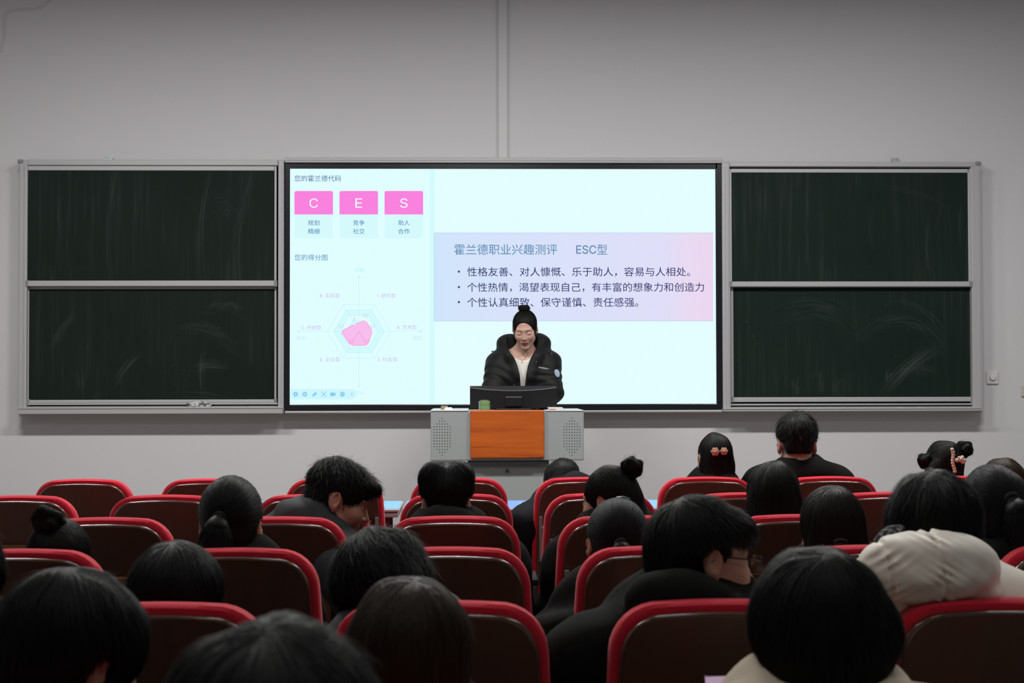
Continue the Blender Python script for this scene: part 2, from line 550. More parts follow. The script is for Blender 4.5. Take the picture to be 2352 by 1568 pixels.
def spoly(name, pts, m, z, parent=None):
    Y = DY - z * 0.0008
    bm = MB(); bm.poly([at(x, y, Y) - do for x, y in pts])
    return bm.build(name, m, parent or screen)


def slines(name, segs, wpx, m, z, parent=None):
    Y = DY - z * 0.0008
    bm = MB()
    for (x0, y0, x1, y1) in segs:
        d = Vector((x1 - x0, y1 - y0)); n = Vector((-d.y, d.x)).normalized() * wpx / 2
        bm.poly([at(x0 + n.x, y0 + n.y, Y) - do, at(x1 + n.x, y1 + n.y, Y) - do, at(x1 - n.x, y1 - n.y, Y) - do, at(x0 - n.x, y0 - n.y, Y) - do])
    return bm.build(name, m, parent or screen)


try:                                # the sans serif that ships with Blender, for Latin letters and digits
    import os
    INTER = bpy.data.fonts.load(os.path.join(bpy.utils.system_resource('DATAFILES'), 'fonts', 'Inter.woff2'))
except Exception:
    INTER = None


def text_mesh(body, offset=0.0):
    cu = bpy.data.curves.new('lettering', 'FONT')
    cu.body = body
    cu.size = 1.0
    cu.offset = offset
    if INTER is not None and body.isascii():
        cu.font = INTER
    cu.resolution_u = 3
    ob = bpy.data.objects.new('lettering', cu)
    COL.objects.link(ob)
    dg = bpy.context.evaluated_depsgraph_get()
    me = bpy.data.meshes.new_from_object(ob.evaluated_get(dg))
    bpy.data.objects.remove(ob, do_unlink=True)
    return me


def stext(name, body, px0, py0, px1, py1, m, z, offset=0.0, parent=None):
    """lettering on the slide fitted into a measured rectangle"""
    me = text_mesh(body, offset)
    n = len(me.vertices)
    co = np.zeros(n * 3); me.vertices.foreach_get('co', co); co = co.reshape(-1, 3)
    lo, hi = co.min(0), co.max(0)
    Y = DY - z * 0.0008
    a, c = at(px0, py1, Y) - do, at(px1, py0, Y) - do
    u = (co - lo) / np.maximum(hi - lo, 1e-9)
    out = np.zeros_like(co)
    out[:, 0] = a.x + u[:, 0] * (c.x - a.x)
    out[:, 1] = a.y
    out[:, 2] = a.z + u[:, 1] * (c.z - a.z)
    me.vertices.foreach_set('co', out.ravel())
    me.update()
    return mesh_obj(name, me, m, parent or screen)


E = lambda n, r, g, b_: emis(n, srgb(r, g, b_), SCR)
T_head = E('slide_heading_blue', 20, 92, 150)
T_head2 = E('slide_heading_blue_lighter', 40, 130, 190)
T_cap = E('slide_caption_blue', 18, 108, 178)
T_pink = E('slide_pink', 249, 130, 222)
T_wht = E('slide_white', 240, 252, 255)
T_card = E('slide_card', 214, 250, 252)
T_faint = E('slide_faint_cyan', 186, 238, 248)
T_line = E('slide_grid_cyan', 188, 240, 249)
T_band = E('slide_grid_band', 211, 250, 253)
T_vio = E('slide_violet', 205, 190, 236)
T_pinkl = E('slide_radar_fill', 247, 190, 238)
T_pinkd = E('slide_radar_line', 246, 150, 214)
T_icon = E('slide_icon_blue', 140, 205, 240)
T_bar = E('slide_toolbar', 205, 246, 254)
T_title = E('slide_title_blue', 96, 140, 178)
T_bul = E('slide_bullet_navy', 58, 62, 110)

srect('slide_page', 1001, 388, 1645, 926, M_scr2, 0.5)
srect('scroll_bar', 987, 388, 998, 926, E('slide_scroll', 212, 251, 253), 0.5)
stext('heading_text', '您的霍兰德代码', 676.5, 402.5, 783, 416.5, T_head, 2)
for i, (cx, ch, l1, l2) in enumerate(((720.5, 'C', '规划', '精细'), (824, 'E', '竞争', '社交'), (927.5, 'S', '助人', '合作'))):
    srect('card_body', cx - 44, 492, cx + 44, 547, T_card, 1)
    srect('letter_card', cx - 44.3, 438.5, cx + 44.3, 492.3, T_pink, 2, rad=4)
    w_ = {'C': 19.5, 'E': 15.5, 'S': 17.5}[ch]
    stext('card_letter', ch, cx - w_ / 2, 455.5, cx + w_ / 2, 477, T_wht, 3)
    stext('card_caption', l1, cx - 13, 505.3, cx + 13.3, 517.3, T_cap, 3)
    stext('card_caption', l2, cx - 13, 524.8, cx + 13.3, 537, T_cap, 3)
stext('heading_text', '您的得分图', 676.5, 584, 752, 598, T_head2, 2)
# radar chart
cx, cy = 824.5, 760.8
HEX = [(-0.5, -1), (0.5, -1), (1, 0), (0.5, 1), (-0.5, 1), (-1, 0)]
def hexp(r): return [(cx + u * r * 72.5, cy + v * r * 61.5) for u, v in HEX]
spoly('radar_band', hexp(0.8), T_band, 1)
spoly('radar_band', hexp(0.6), M_scr, 2)
spoly('radar_band', hexp(0.4), T_band, 3)
spoly('radar_band', hexp(0.2), M_scr, 4)
sg = []
for r in (0.2, 0.4, 0.6, 0.8, 1.0):
    h = hexp(r)
    sg += [(*h[k], *h[(k + 1) % 6]) for k in range(6)]
h = hexp(1.0)
sg += [(*h[k], *h[k + 3]) for k in range(3)]
slines('radar_grid', sg, 0.9, T_line, 5)
slines('radar_axis', [(cx, 634, cx, 888), (684, cy, 968, cy)], 0.9, T_line, 5)
for pts in ([(cx, 631.5), (cx - 2.6, 637), (cx + 2.6, 637)], [(cx, 890), (cx - 2.6, 884.5), (cx + 2.6, 884.5)],
            [(681.5, cy + .4), (687, cy - 2.6), (687, cy + 3)], [(970, cy - .4), (964, cy - 3), (964, cy + 2.6)]):
    spoly('axis_arrow', pts, T_faint, 5)
rp = [(814.5, 744.3), (839, 735.8), (855.5, 760.3), (843.3, 793), (805, 793), (783.2, 760.8)]
spoly('radar_area', rp, T_pinkl, 6)
slines('radar_area_line', [(*rp[k], *rp[(k + 1) % 6]) for k in range(6)] + [(cx, cy, *p) for p in rp[3:5]], 1.3, T_pinkd, 7)
def disc(x, y, r, n=14): return [(x + r * math.cos(2 * PI * k / n), y + r * math.sin(2 * PI * k / n)) for k in range(n)]
for p in rp:
    spoly('radar_point', disc(p[0], p[1], 2.0), T_wht, 8)
for s, x, y, m in (('8', 814, 732, T_vio), ('12', 838.5, 724, T_vio), ('13', 856, 748.5, T_vio), ('17', 783, 749, T_vio), ('16', 805.5, 782, T_pinkd), ('16', 843.5, 782, T_pinkd)):
    wd = 4.8 if len(s) == 1 else 10.5
    stext('radar_value', s, x - wd / 2, y - 3.8, x + wd / 2, y + 3.8, m, 9)
for s, x0, x1, y, m in (('对物', 814.5, 836, 620.5, T_faint), ('对人', 814.5, 836, 901.5, T_faint), ('务实', 681, 702.5, 776.5, T_faint), ('理念', 948.5, 969.5, 776, T_faint),
                        ('R. 实际型', 735, 780.5, 678.7, T_vio), ('I. 研究型', 867.5, 908.5, 678.7, T_vio), ('A. 艺术型', 911, 956.3, 751.3, T_vio),
                        ('C. 传统型', 692, 738, 752, T_vio), ('E. 企业型', 735.5, 780.5, 825, T_vio), ('S. 社会型', 867.5, 913, 825, T_vio)):
    stext('axis_label', s, x0, y - 5.2, x1, y + 5.2, m, 5)
# tool bar
bar = [(666, 893), (806, 893)] + [(806 + 13 * math.sin(a), 905 - 12 * math.cos(a)) for a in [R_(15 * k) for k in range(1, 12)]] + [(806, 917), (666, 917)]
spoly('tool_bar', bar, T_bar, 6)
for x, tri in ((679, -1), (700, 1)):
    spoly('tool_icon', disc(x, 905, 5.6, 20), T_icon, 7)
    spoly('tool_icon', [(x + tri * 2.6, 905), (x - tri * 1.6, 902.2), (x - tri * 1.6, 907.8)], T_bar, 8)
spoly('tool_icon', [(717, 910.5), (718, 906), (724.5, 899.5), (728.5, 903), (721.5, 909.6)], T_icon, 7)
slines('tool_icon', [(738, 903, 738, 900), (738, 900, 741, 900), (746, 900, 749, 900), (749, 900, 749, 903), (738, 907.5, 738, 910.5), (738, 910.5, 741, 910.5), (746, 910.5, 749, 910.5), (749, 910.5, 749, 907.5)], 1.2, T_icon, 7)
spoly('tool_icon', disc(743.5, 905, 2.8), T_icon, 7)
spoly('tool_icon', [(758.5, 901), (768, 901), (768, 904), (771.5, 901.5), (771.5, 909), (768, 906.5), (768, 909.5), (758.5, 909.5)], T_icon, 7)
spoly('tool_icon', disc(786.5, 905, 5.6, 20), T_icon, 7)
for k in (-2.6, 0, 2.6):
    spoly('tool_icon', disc(786.5 + k, 905, 0.9, 8), T_bar, 8)
slines('tool_icon', [(810, 901.5, 806.8, 905), (806.8, 905, 810, 908.5)], 1.4, T_icon, 7)

# picture pasted into the slide: a pale blue to pink panel
m = bpy.data.materials.new('slide_panel_gradient'); m.use_nodes = True
nt = m.node_tree; nt.nodes.remove(nt.nodes['Principled BSDF'])
tc = nt.nodes.new('ShaderNodeTexCoord'); sp = nt.nodes.new('ShaderNodeSeparateXYZ'); mr = nt.nodes.new('ShaderNodeMapRange')
rp_ = nt.nodes.new('ShaderNodeValToRGB'); em = nt.nodes.new('ShaderNodeEmission')
xa, xb = (at(997, 600, DY) - do).x, (at(1638, 600, DY) - do).x
mr.inputs['From Min'].default_value = xa; mr.inputs['From Max'].default_value = xb
el = rp_.color_ramp.elements
el[0].position = 0.0; el[0].color = (*srgb(206, 230, 252), 1)
el[1].position = 1.0; el[1].color = (*srgb(236, 214, 240), 1)
for ps, c in ((0.08, (212, 228, 251)), (0.5, (219, 225, 250)), (0.82, (224, 222, 248)), (0.9, (232, 219, 243))):
    e_ = el.new(ps); e_.color = (*srgb(*c), 1)
nt.links.new(tc.outputs['Object'], sp.inputs[0]); nt.links.new(sp.outputs[0], mr.inputs[0]); nt.links.new(mr.outputs[0], rp_.inputs[0])
nt.links.new(rp_.outputs[0], em.inputs[0]); nt.links.new(em.outputs[0], nt.nodes['Material Output'].inputs[0])
em.inputs[1].default_value = SCR
srect('slide_panel', 997, 534.5, 1638, 737.5, m, 1)
slines('slide_panel_edge', [(997, 534.5, 1637, 534.5), (997.3, 534.5, 997.3, 737.5), (997, 737.2, 1638, 736.4)], 1.0, E('slide_panel_edge', 190, 205, 230), 2)
stext('title_text', '霍兰德职业兴趣测评', 1043.5, 560.5, 1280, 585, T_title, 3, 0.003)
stext('title_text', 'ESC', 1323.5, 563, 1369.5, 583, T_title, 3, 0.008)
stext('title_text', '型', 1371.5, 561, 1394.5, 584.5, T_title, 3, 0.003)
stext('bullet_text', '性格友善、对人慷慨、乐于助人，容易与人相处。', 1073, 613, 1585, 635, T_bul, 3, 0.004)
stext('bullet_text', '个性热情，渴望表现自己，有丰富的想象力和创造力', 1073, 648.5, 1617, 670.5, T_bul, 3, 0.004)
stext('bullet_text', '个性认真细致、保守谨慎、责任感强。', 1073, 683, 1466, 705, T_bul, 3, 0.004)
for y in (623.5, 659, 693.5):
    spoly('bullet_point', disc(1054, y, 2.6), T_bul, 3)

# ------------------------------------------------------------------ lectern and what stands on it
LY = 9.54                               # plane of the lectern's front
lo = at(1165, 942, LY); LZ = lo.z       # top of the lectern
ORI = Vector((lo.x, LY + 0.28, PLAT))
lect = thing('lectern', 'grey metal teaching lectern with an orange wooden front panel and perforated speaker ends', 'lectern', ORI)
M_lec = mat('grey_powder_coat', (0.285, 0.308, 0.305), rough=0.45, spec=0.4, bump=((300, 300, 300), 0.05, 0.0005))
M_lec2 = mat('dark_grey_powder_coat', (0.085, 0.098, 0.112), rough=0.5)
M_lid = mat('pale_lectern_lid', (0.55, 0.56, 0.56), rough=0.3)
b = MB(); pbox(b, 989, 943.5, 1341, 1058, LY, LY + 0.56, 0.006, ORI); b.build('desk_box', M_lec, lect)
b = MB()
pbox(b, 989, 941, 1076, 944.5, LY - 0.004, LY + 0.56, 0.003, ORI)
pbox(b, 1252, 941.5, 1341, 944.5, LY - 0.004, LY + 0.56, 0.003, ORI)
b.build('top_lid', M_lid, lect)
b = MB()
pbox(b, 1074, 1058, 1261, 1070, LY + 0.02, LY + 0.54, 0.004, ORI)
b.build('ledge', M_lec2, lect)
b = MB()
A = at(1076, 1069, LY + 0.05); B = at(1259, 1069, LY + 0.05)
b.box(A.x - ORI.x, B.x - ORI.x, -0.23, 0.25, 0.0, A.z - PLAT, 0.005)
b.build('cabinet', M_lec, lect)
q = at(1165, 1082, LY + 0.05)
b = MB(); b.lathe([(0.011, -0.23), (0.011, -0.242), (0.008, -0.245), (0.002, -0.2455)], (q.x - ORI.x, 0, q.z - PLAT), 20, 'Y')
b.build('lock', mat('lock_steel', (0.11, 0.12, 0.14), rough=0.3, metal=0.7), lect, smooth=True)

# orange wood front panel with long dark grain
def wood_mat(name, c1, c2, c3, scale, rough, coat):
    m = bpy.data.materials.new(name); m.use_nodes = True
    nt = m.node_tree; bs = nt.nodes['Principled BSDF']
    bs.inputs['Roughness'].default_value = rough; bs.inputs['Coat Weight'].default_value = coat; bs.inputs['Coat Roughness'].default_value = 0.15
    tc = nt.nodes.new('ShaderNodeTexCoord'); mp = nt.nodes.new('ShaderNodeMapping'); mp.inputs['Scale'].default_value = scale
    n = nt.nodes.new('ShaderNodeTexNoise'); n.inputs['Scale'].default_value = 1.0; n.inputs['Detail'].default_value = 7; n.inputs['Distortion'].default_value = 0.8
    r = nt.nodes.new('ShaderNodeValToRGB')
    e = r.color_ramp.elements
    e[0].position = 0.28; e[0].color = (*c3, 1); e[1].position = 0.66; e[1].color = (*c2, 1)
    k = e.new(0.45); k.color = (*c1, 1)
    nt.links.new(tc.outputs['Object'], mp.inputs[0]); nt.links.new(mp.outputs[0], n.inputs[0]); nt.links.new(n.outputs['Fac'], r.inputs[0]); nt.links.new(r.outputs[0], bs.inputs['Base Color'])
    return m
M_wood = wood_mat('orange_varnished_wood', (0.41, 0.076, 0.004), (0.48, 0.100, 0.006), (0.24, 0.036, 0.003), (2.0, 2.0, 20), 0.45, 0.08)
b = MB(); pbox(b, 1080, 941, 1250, 1053, LY - 0.022, LY + 0.0, 0.008, ORI); b.build('wood_panel', M_wood, lect)

# loudspeaker perforations in a diamond-ended block, pressed discs
M_hole = mat('speaker_hole', (0.012, 0.012, 0.013), rough=0.9)
for nm, xs0 in (('left', 997.7), ('right', 1295.8)):
    b = MB()
    for j in range(14):
        half = (0, 1, 2, 3, 3, 3, 3, 3, 3, 3, 3, 2, 1, 0)[j]
        for i in range(-half, half + 1):
            p = at(xs0 + 18 + i * 6.02, 960.2 + j * 6.5, LY) - ORI
            b.lathe([(0.0030, -0.2795 - 0.0012), (0.0030, -0.2780)], (p.x, 0, p.z), 8, 'Y')
    o = b.build('speaker_grille', M_hole, lect)
    tag(o, kind='stuff')

# curved monitor seen from behind
MYC = LY + 0.20
mo = at(1180, 942, MYC); mo.z = LZ
mon = thing('computer_monitor', 'black curved computer monitor seen from behind on the lectern', 'monitor', (mo.x, MYC + 0.06, LZ))
Mw, Mh = (at(1280, 900, MYC).x - at(1079, 900, MYC).x) / 2, at(1180, 886, MYC).z - LZ
M_mon = mat('black_monitor_plastic', (0.009, 0.009, 0.0095), rough=0.4, spec=0.3)
M_sil = mat('silver_strip', (0.35, 0.34, 0.33), rough=0.3, metal=0.6)
def curved(b, x0, x1, z0, z1, yb, yf, cur, n=24, dip=0.0):
    rings = []
    for i in range(n + 1):
        x = x0 + (x1 - x0) * i / n
        c = cur * (x * x)
        d = dip * (1 - (x / x1) ** 2)
        zl = z0 if z0 < 0.05 else z0 - d
        rings.append([(x, yb + c, zl), (x, yb + c, z1 - d), (x, yf + c, z1 - d), (x, yf + c, zl)])
    b.loft(rings)
K = 0.85                                  # edges come forward, towards the speaker
b = MB(); curved(b, -Mw, Mw, -0.02 + 0.03, Mh - 0.012, -0.062, -0.03, K, dip=0.020); b.build('back_shell', M_mon, mon)
b = MB(); curved(b, -Mw, Mw, 0.012, Mh, -0.030, -0.012, K); b.build('screen_bezel', mat('black_bezel_plastic', (0.03, 0.033, 0.036), rough=0.3), mon)
b = MB(); curved(b, -Mw * .99, Mw * .99, Mh - 0.0125, Mh - 0.0085, -0.0645, -0.03, K, dip=0.020); b.build('silver_strip', M_sil, mon)
b = MB(); curved(b, -Mw * .985, Mw * .985, 0.02, Mh - 0.01, -0.0125, -0.0115, K); b.build('panel_glass', mat('monitor_glass', (0.01, 0.01, 0.012), rough=0.1), mon)
b = MB(); b.box(-0.052, 0.052, -0.075, -0.06, 0.02, 0.075, 0.004); b.build('stand_mount', mat('black_mount_plastic', (0.008, 0.008, 0.008), rough=0.6, spec=0.2), mon)
b = MB(); b.box(-0.052, 0.052, -0.0775, -0.06, 0.0735, 0.083, 0.002); b.build('mount_label', mat('grey_mount_strip', (0.055, 0.058, 0.062), rough=0.4), mon)
b = MB(); b.box(-0.035, 0.035, -0.058, -0.03, 0.004, 0.06, 0.004); b.box(-0.11, 0.11, -0.13, 0.05, 0.0, 0.008, 0.003); b.build('stand', M_mon, mon)

# green thermos
TY = LY + 0.035
tq = at(1113.5, 930, TY)
th = thing('thermos_bottle', 'short green thermos bottle with a steel lid rim on the lectern', 'bottle', (tq.x, TY, LZ))
tz = at(1113, 918, TY).z - LZ
M_grn = mat('green_lacquer', (0.165, 0.30, 0.12), rough=0.3, coat=0.3)
b = MB(); b.lathe([(0.030, 0.0), (0.0335, 0.003), (0.0335, tz - 0.036), (0.033, tz - 0.034)], n=32); b.build('bottle_body', M_grn, th, smooth=True)
b = MB(); b.lathe([(0.0338, tz - 0.034), (0.0338, tz - 0.031)], n=32); b.build('steel_band', mat('thermos_steel', (0.5, 0.45, 0.36), rough=0.25, metal=0.9), th, smooth=True)
b = MB(); b.lathe([(0.0335, tz - 0.031), (0.0335, tz - 0.010), (0.031, tz - 0.007)], n=32); b.build('cup_lid', M_grn, th, smooth=True)
b = MB(); b.lathe([(0.027, tz - 0.008), (0.026, tz - 0.001), (0.020, tz), (0.004, tz)], n=32); b.build('lid_rim', mat('lid_bronze', (0.30, 0.25, 0.16), rough=0.3, metal=0.7), th, smooth=True)
b = MB(); b.box(-0.0365, -0.033, -0.006, 0.006, 0.002, tz - 0.008, 0.001); b.build('handle_strip', mat('pale_strap', (0.5, 0.58, 0.6), rough=0.4), th)

# folded card and box at the left, papers at the right
q = at(1031, 938, LY + 0.05)
b = MB(); hz = at(1031, 935.5, LY + 0.05).z - LZ
b.bm.clear() if False else None
b.loft([[(-0.03, -0.008, 0.0), (0.026, -0.008, 0.0), (0.026, -0.006, 0.0), (-0.03, -0.006, 0.0)], [(-0.022, 0.004, hz), (0.018, 0.004, hz), (0.018, 0.006, hz), (-0.022, 0.006, hz)], [(-0.024, 0.022, 0.0), (0.024, 0.022, 0.0), (0.024, 0.024, 0.0), (-0.024, 0.024, 0.0)]])
tag(b.build('folded_card', mat('white_card', (0.72, 0.72, 0.7), rough=0.7), loc=(q.x, LY + 0.05, LZ + 0.0008)), 'small white folded card standing on the left end of the lectern', 'card')
q = at(1022, 938, LY + 0.11)
b = MB(); b.box(-0.025, 0.018, -0.014, 0.014, 0, 0.026, 0.002); bx_ = b.build('chalk_box', mat('kraft_card', (0.28, 0.22, 0.12), rough=0.8), loc=(q.x, LY + 0.11, LZ + 0.0008))
tag(bx_, 'small brown cardboard box behind the white card on the lectern', 'box')
q = at(1277, 941, LY + 0.05)
pp = thing('paper_stack', 'small stack of white papers with a red band on the right end of the lectern', 'papers', (q.x, LY + 0.07, LZ + 0.0008))
b = MB()
rr = random.Random(3)
for k in range(6):
    dx = rr.uniform(-.004, .004)
    b.box(-0.048 + dx, 0.042 + dx, -0.05, 0.05, k * 0.0028, k * 0.0028 + 0.0024)
b.build('sheets', mat('white_paper', (0.72, 0.7, 0.7), rough=0.7), pp)
b = MB(); b.box(-0.044, -0.004, -0.0515, -0.05, 0.0015, 0.006); b.build('red_band', mat('red_card', (0.6, 0.1, 0.06), rough=0.6), pp)

# ------------------------------------------------------------------ hall seats
PITCH = 0.5477
X0 = -0.0697                           # centre line of the seat column nearest the camera
ROWS = {'A': 6.745, 'B': 5.795, 'C': 4.845, 'D': 3.940, 'E': 2.975, 'F': 2.0, 'G': 1.045}
SEAT_TOP = 0.918
M_red = mat('red_upholstery', (0.56, 0.014, 0.034), rough=0.85, spec=0.15, sheen=0.15, bump=((900, 900, 900), 0.35, 0.0006), vary=((25, 25, 25), (0.50, 0.0125, 0.030), 0.35, 0.7))
M_pan = mat('dark_wood_panel', (0.068, 0.029, 0.017), rough=0.5, spec=0.3, coat=0.35, coat_rough=0.2, vary=((9, 9, 2), (0.095, 0.029, 0.017), 0.4, 0.7))
M_rim = mat('glossy_wood_edge', (0.070, 0.024, 0.012), rough=0.3, spec=0.5, coat=0.65, coat_rough=0.03)
M_steel = mat('seat_bracket_steel', (0.34, 0.34, 0.35), rough=0.35, metal=0.5)
M_stand = mat('grey_seat_stand', (0.07, 0.07, 0.075), rough=0.5)
M_tab = mat('tablet_wood', (0.16, 0.07, 0.028), rough=0.4, coat=0.4)
M_arm = mat('black_armrest_plastic', (0.012, 0.012, 0.012), rough=0.7, spec=0.2)
LEAN = math.tan(R_(11))


def outline(inset, ztop=SEAT_TOP, zbot=0.42, n=9):
    """closed outline of the seat back: round shoulders, sides flaring downwards"""
    wt, wb = 0.2065 - inset, 0.2245 - inset
    zt, zb = ztop - inset, zbot + inset
    rt, rb = 0.098 - inset * 0.75, max(0.05 - inset * 0.75, 0.01)
    pts = []
    flare = lambda z: wt + (wb - wt) * min(1, max(0, (zt - z) / 0.30)) ** 0.8
    arch = 0.014
    # top edge, left to right, slightly arched
    for k in range(n):
        x = -(wt - rt) + 2 * (wt - rt) * k / (n - 1)
        pts.append((x, zt - arch * (x / wt) ** 2))
    for k in range(1, n):
        a = R_(90 - 90 * k / (n - 1))
        z = zt - rt + rt * math.sin(a) - arch * ((wt - rt) / wt) ** 2
        x = (wt - rt) + rt * math.cos(a) ** 0.92
        pts.append((x + (flare(z) - wt), z))
    for k in range(1, 5):
        z = (zt - rt) + ((zb + rb) - (zt - rt)) * k / 4
        pts.append((flare(z), z))
    for k in range(1, 6):
        a = R_(-90 * k / 5)
        pts.append((wb - rb + rb * math.cos(a), zb + rb + rb * math.sin(a)))
    rightside = [p for p in pts if True]
    half = pts[n:]                          # right side going down
    bottom = [(-x, z) for x, z in reversed(half)]
    return pts + bottom


def ring(inset, y, **k):
    out = []
    for x, z in outline(inset, **k):
        out.append((x, y + (SEAT_TOP - z) * LEAN + 0.28 * x * x, z))
    return out


def make_seat(down, tablet):
    t = thing('hall_seat', 'seat', 'seat')
    b = MB()
    b.loft([ring(0.034, 0.0), ring(0.016, 0.0), ring(0.006, 0.004), ring(0.0, 0.013), ring(0.0, 0.055), ring(0.008, 0.078), ring(0.03, 0.094), ring(0.075, 0.100)])
    b.build('back_cushion', M_red, t, smooth=True)
    b = MB()
    b.loft([ring(0.0175, 0.006), ring(0.0175, -0.0090), ring(0.0181, -0.0125), ring(0.0200, -0.0155), ring(0.0228, -0.0174), ring(0.0258, -0.0180)], cap0=True, cap1=False)
    b.build('panel_edge', M_rim, t, smooth=True)
    b = MB()
    b.loft([ring(0.0252, -0.006), ring(0.0252, -0.0180), ring(0.050, -0.0192), ring(0.11, -0.0200)])
    b.build('back_panel', M_pan, t, smooth=True)
    # folding writing tablet hanging on the back, on two steel brackets
    yl = lambda z: (SEAT_TOP - z) * LEAN
    b = MB() if tablet else None
    z0, z1 = 0.47, 0.735
    if tablet:
        b.loft([[(-0.165, yl(z0) - 0.046, z0), (0.165, yl(z0) - 0.046, z0), (0.165, yl(z0) - 0.027, z0), (-0.165, yl(z0) - 0.027, z0)],
                [(-0.165, yl(z1) - 0.046, z1 - 0.004), (0.165, yl(z1) - 0.046, z1 - 0.004), (0.165, yl(z1) - 0.022, z1), (-0.165, yl(z1) - 0.022, z1)]])
        b.build('writing_tablet', M_tab, t)
        for s in (-1, 1):
            b = MB()
            for za, zb, wd in ((0.748, 0.55, 0.0065),):
                b.loft([[(s * 0.188 - wd, yl(zb) - 0.045, zb), (s * 0.188 + wd, yl(zb) - 0.045, zb), (s * 0.188 + wd, yl(zb) - 0.012, zb), (s * 0.188 - wd, yl(zb) - 0.012, zb)],
                        [(s * 0.188 - wd, yl(za) - 0.040, za), (s * 0.188 + wd, yl(za) - 0.040, za), (s * 0.188 + wd, yl(za) - 0.012, za), (s * 0.188 - wd, yl(za) - 0.012, za)]])
            b.lathe([(0.012, s * 0.188 - s * 0.02), (0.012, s * 0.188 + s * 0.004)], (0, yl(0.70) - 0.03, 0.70), 12, 'X')
            b.build('tablet_bracket', M_steel, t)
    b = MB()
    if down:
        b.box(-0.212, 0.212, 0.13, 0.56, 0.385, 0.455, 0.025, 3)
    else:
        b.box(-0.212, 0.212, 0.145, 0.215, 0.40, 0.80, 0.025, 3)
    b.build('seat_cushion', M_red, t, smooth=True)
    for s in (-1, 1):
        b = MB()
        b.box(s * 0.252 - 0.012, s * 0.252 + 0.012, 0.10, 0.16, 0.0, 0.56, 0.004)
        b.box(s * 0.252 - 0.012, s * 0.252 + 0.012, 0.06, 0.44, 0.0, 0.03, 0.004)
        b.box(s * 0.238 - 0.026, s * 0.238 + 0.026, 0.11, 0.15, 0.36, 0.44, 0.004)
        b.build('side_stand', M_stand, t)
        b = MB()
        b.box(s * 0.252 - 0.018, s * 0.252 + 0.018, 0.10, 0.38, 0.56, 0.585, 0.008)
        b.build('armrest', M_arm, t, smooth=True)
    return t


PROTO = {(dn, tb): make_seat(dn, tb) for dn, tb in ((False, True), (True, True), (False, False), (True, False))}
ORDN = ['leftmost', 'second from the left', 'third from the left', 'fourth from the left', 'fifth from the left', 'sixth from the left', 'seventh from the left', 'eighth from the left', 'ninth from the left']
ROWNAME = {'A': 'front row', 'B': 'second row', 'C': 'third row', 'D': 'fourth row', 'E': 'fifth row', 'F': 'row just under the picture', 'G': 'row beside the camera'}
OCC = {('A', 1): 'the crop-haired person leaning forward', ('A', 2): 'the girl with the flower clip', ('A', 3): 'the man in the black sweatshirt', ('A', 4): 'the girl with two buns',
       ('B', 4): 'the person with brown hair at the right', ('C', -1): 'the young man in profile', ('C', 0): 'the man with centre-parted hair', ('C', 1): 'the girl with a bun looking left', ('C', 2): 'the girl with straight black hair',
       ('D', -2): 'the person with a bun at the left', ('D', -1): 'the girl with a ponytail at the left', ('D', 1): 'the girl with slicked-back hair', ('D', 2): 'the girl with brownish hair', ('D', 3): 'the girl with a ponytail at the right',
       ('E', -2): 'the person at the left edge', ('E', -1): 'the short round head at the left', ('E', 0): 'the person bowing sideways', ('E', 1): 'the man wearing glasses', ('E', 2): 'the person in the cream coat',
       ('F', -1): 'the big dark head at the lower left', ('F', 0): 'the brown-haired head at the bottom', ('F', 1): 'the person in the beige hood', ('G', 0): 'the blurred head nearest the camera'}
COLS = {'A': range(-3, 5), 'B': range(-3, 5), 'C': range(-2, 4), 'D': range(-2, 4), 'E': range(-2, 3), 'F': range(-1, 2), 'G': range(0, 1)}
seats = []
used = set()
for row, cols in COLS.items():
    for n, k in enumerate(cols):
        dn = (row, k) in OCC
        key = (dn, row in 'ABC')
        src = PROTO[key]
        if key not in used:
            c = src; used.add(key)
        else:
            c = copy_tree(src)
        c.location = (X0 + PITCH * k, ROWS[row], 0)
        nm = ORDN[n] if row != 'E' else ('beyond the left edge of the picture', 'leftmost', 'second from the left', 'third from the left', 'rightmost')[n]
        if dn:
            c['label'] = 'red seat, %s, behind %s' % (ROWNAME[row], OCC[(row, k)])
        else:
            c['label'] = 'empty red seat with dark wood back, %s in the %s' % (nm, ROWNAME[row])
        c['category'] = 'seat'
        c['group'] = 'red seats of the hall'

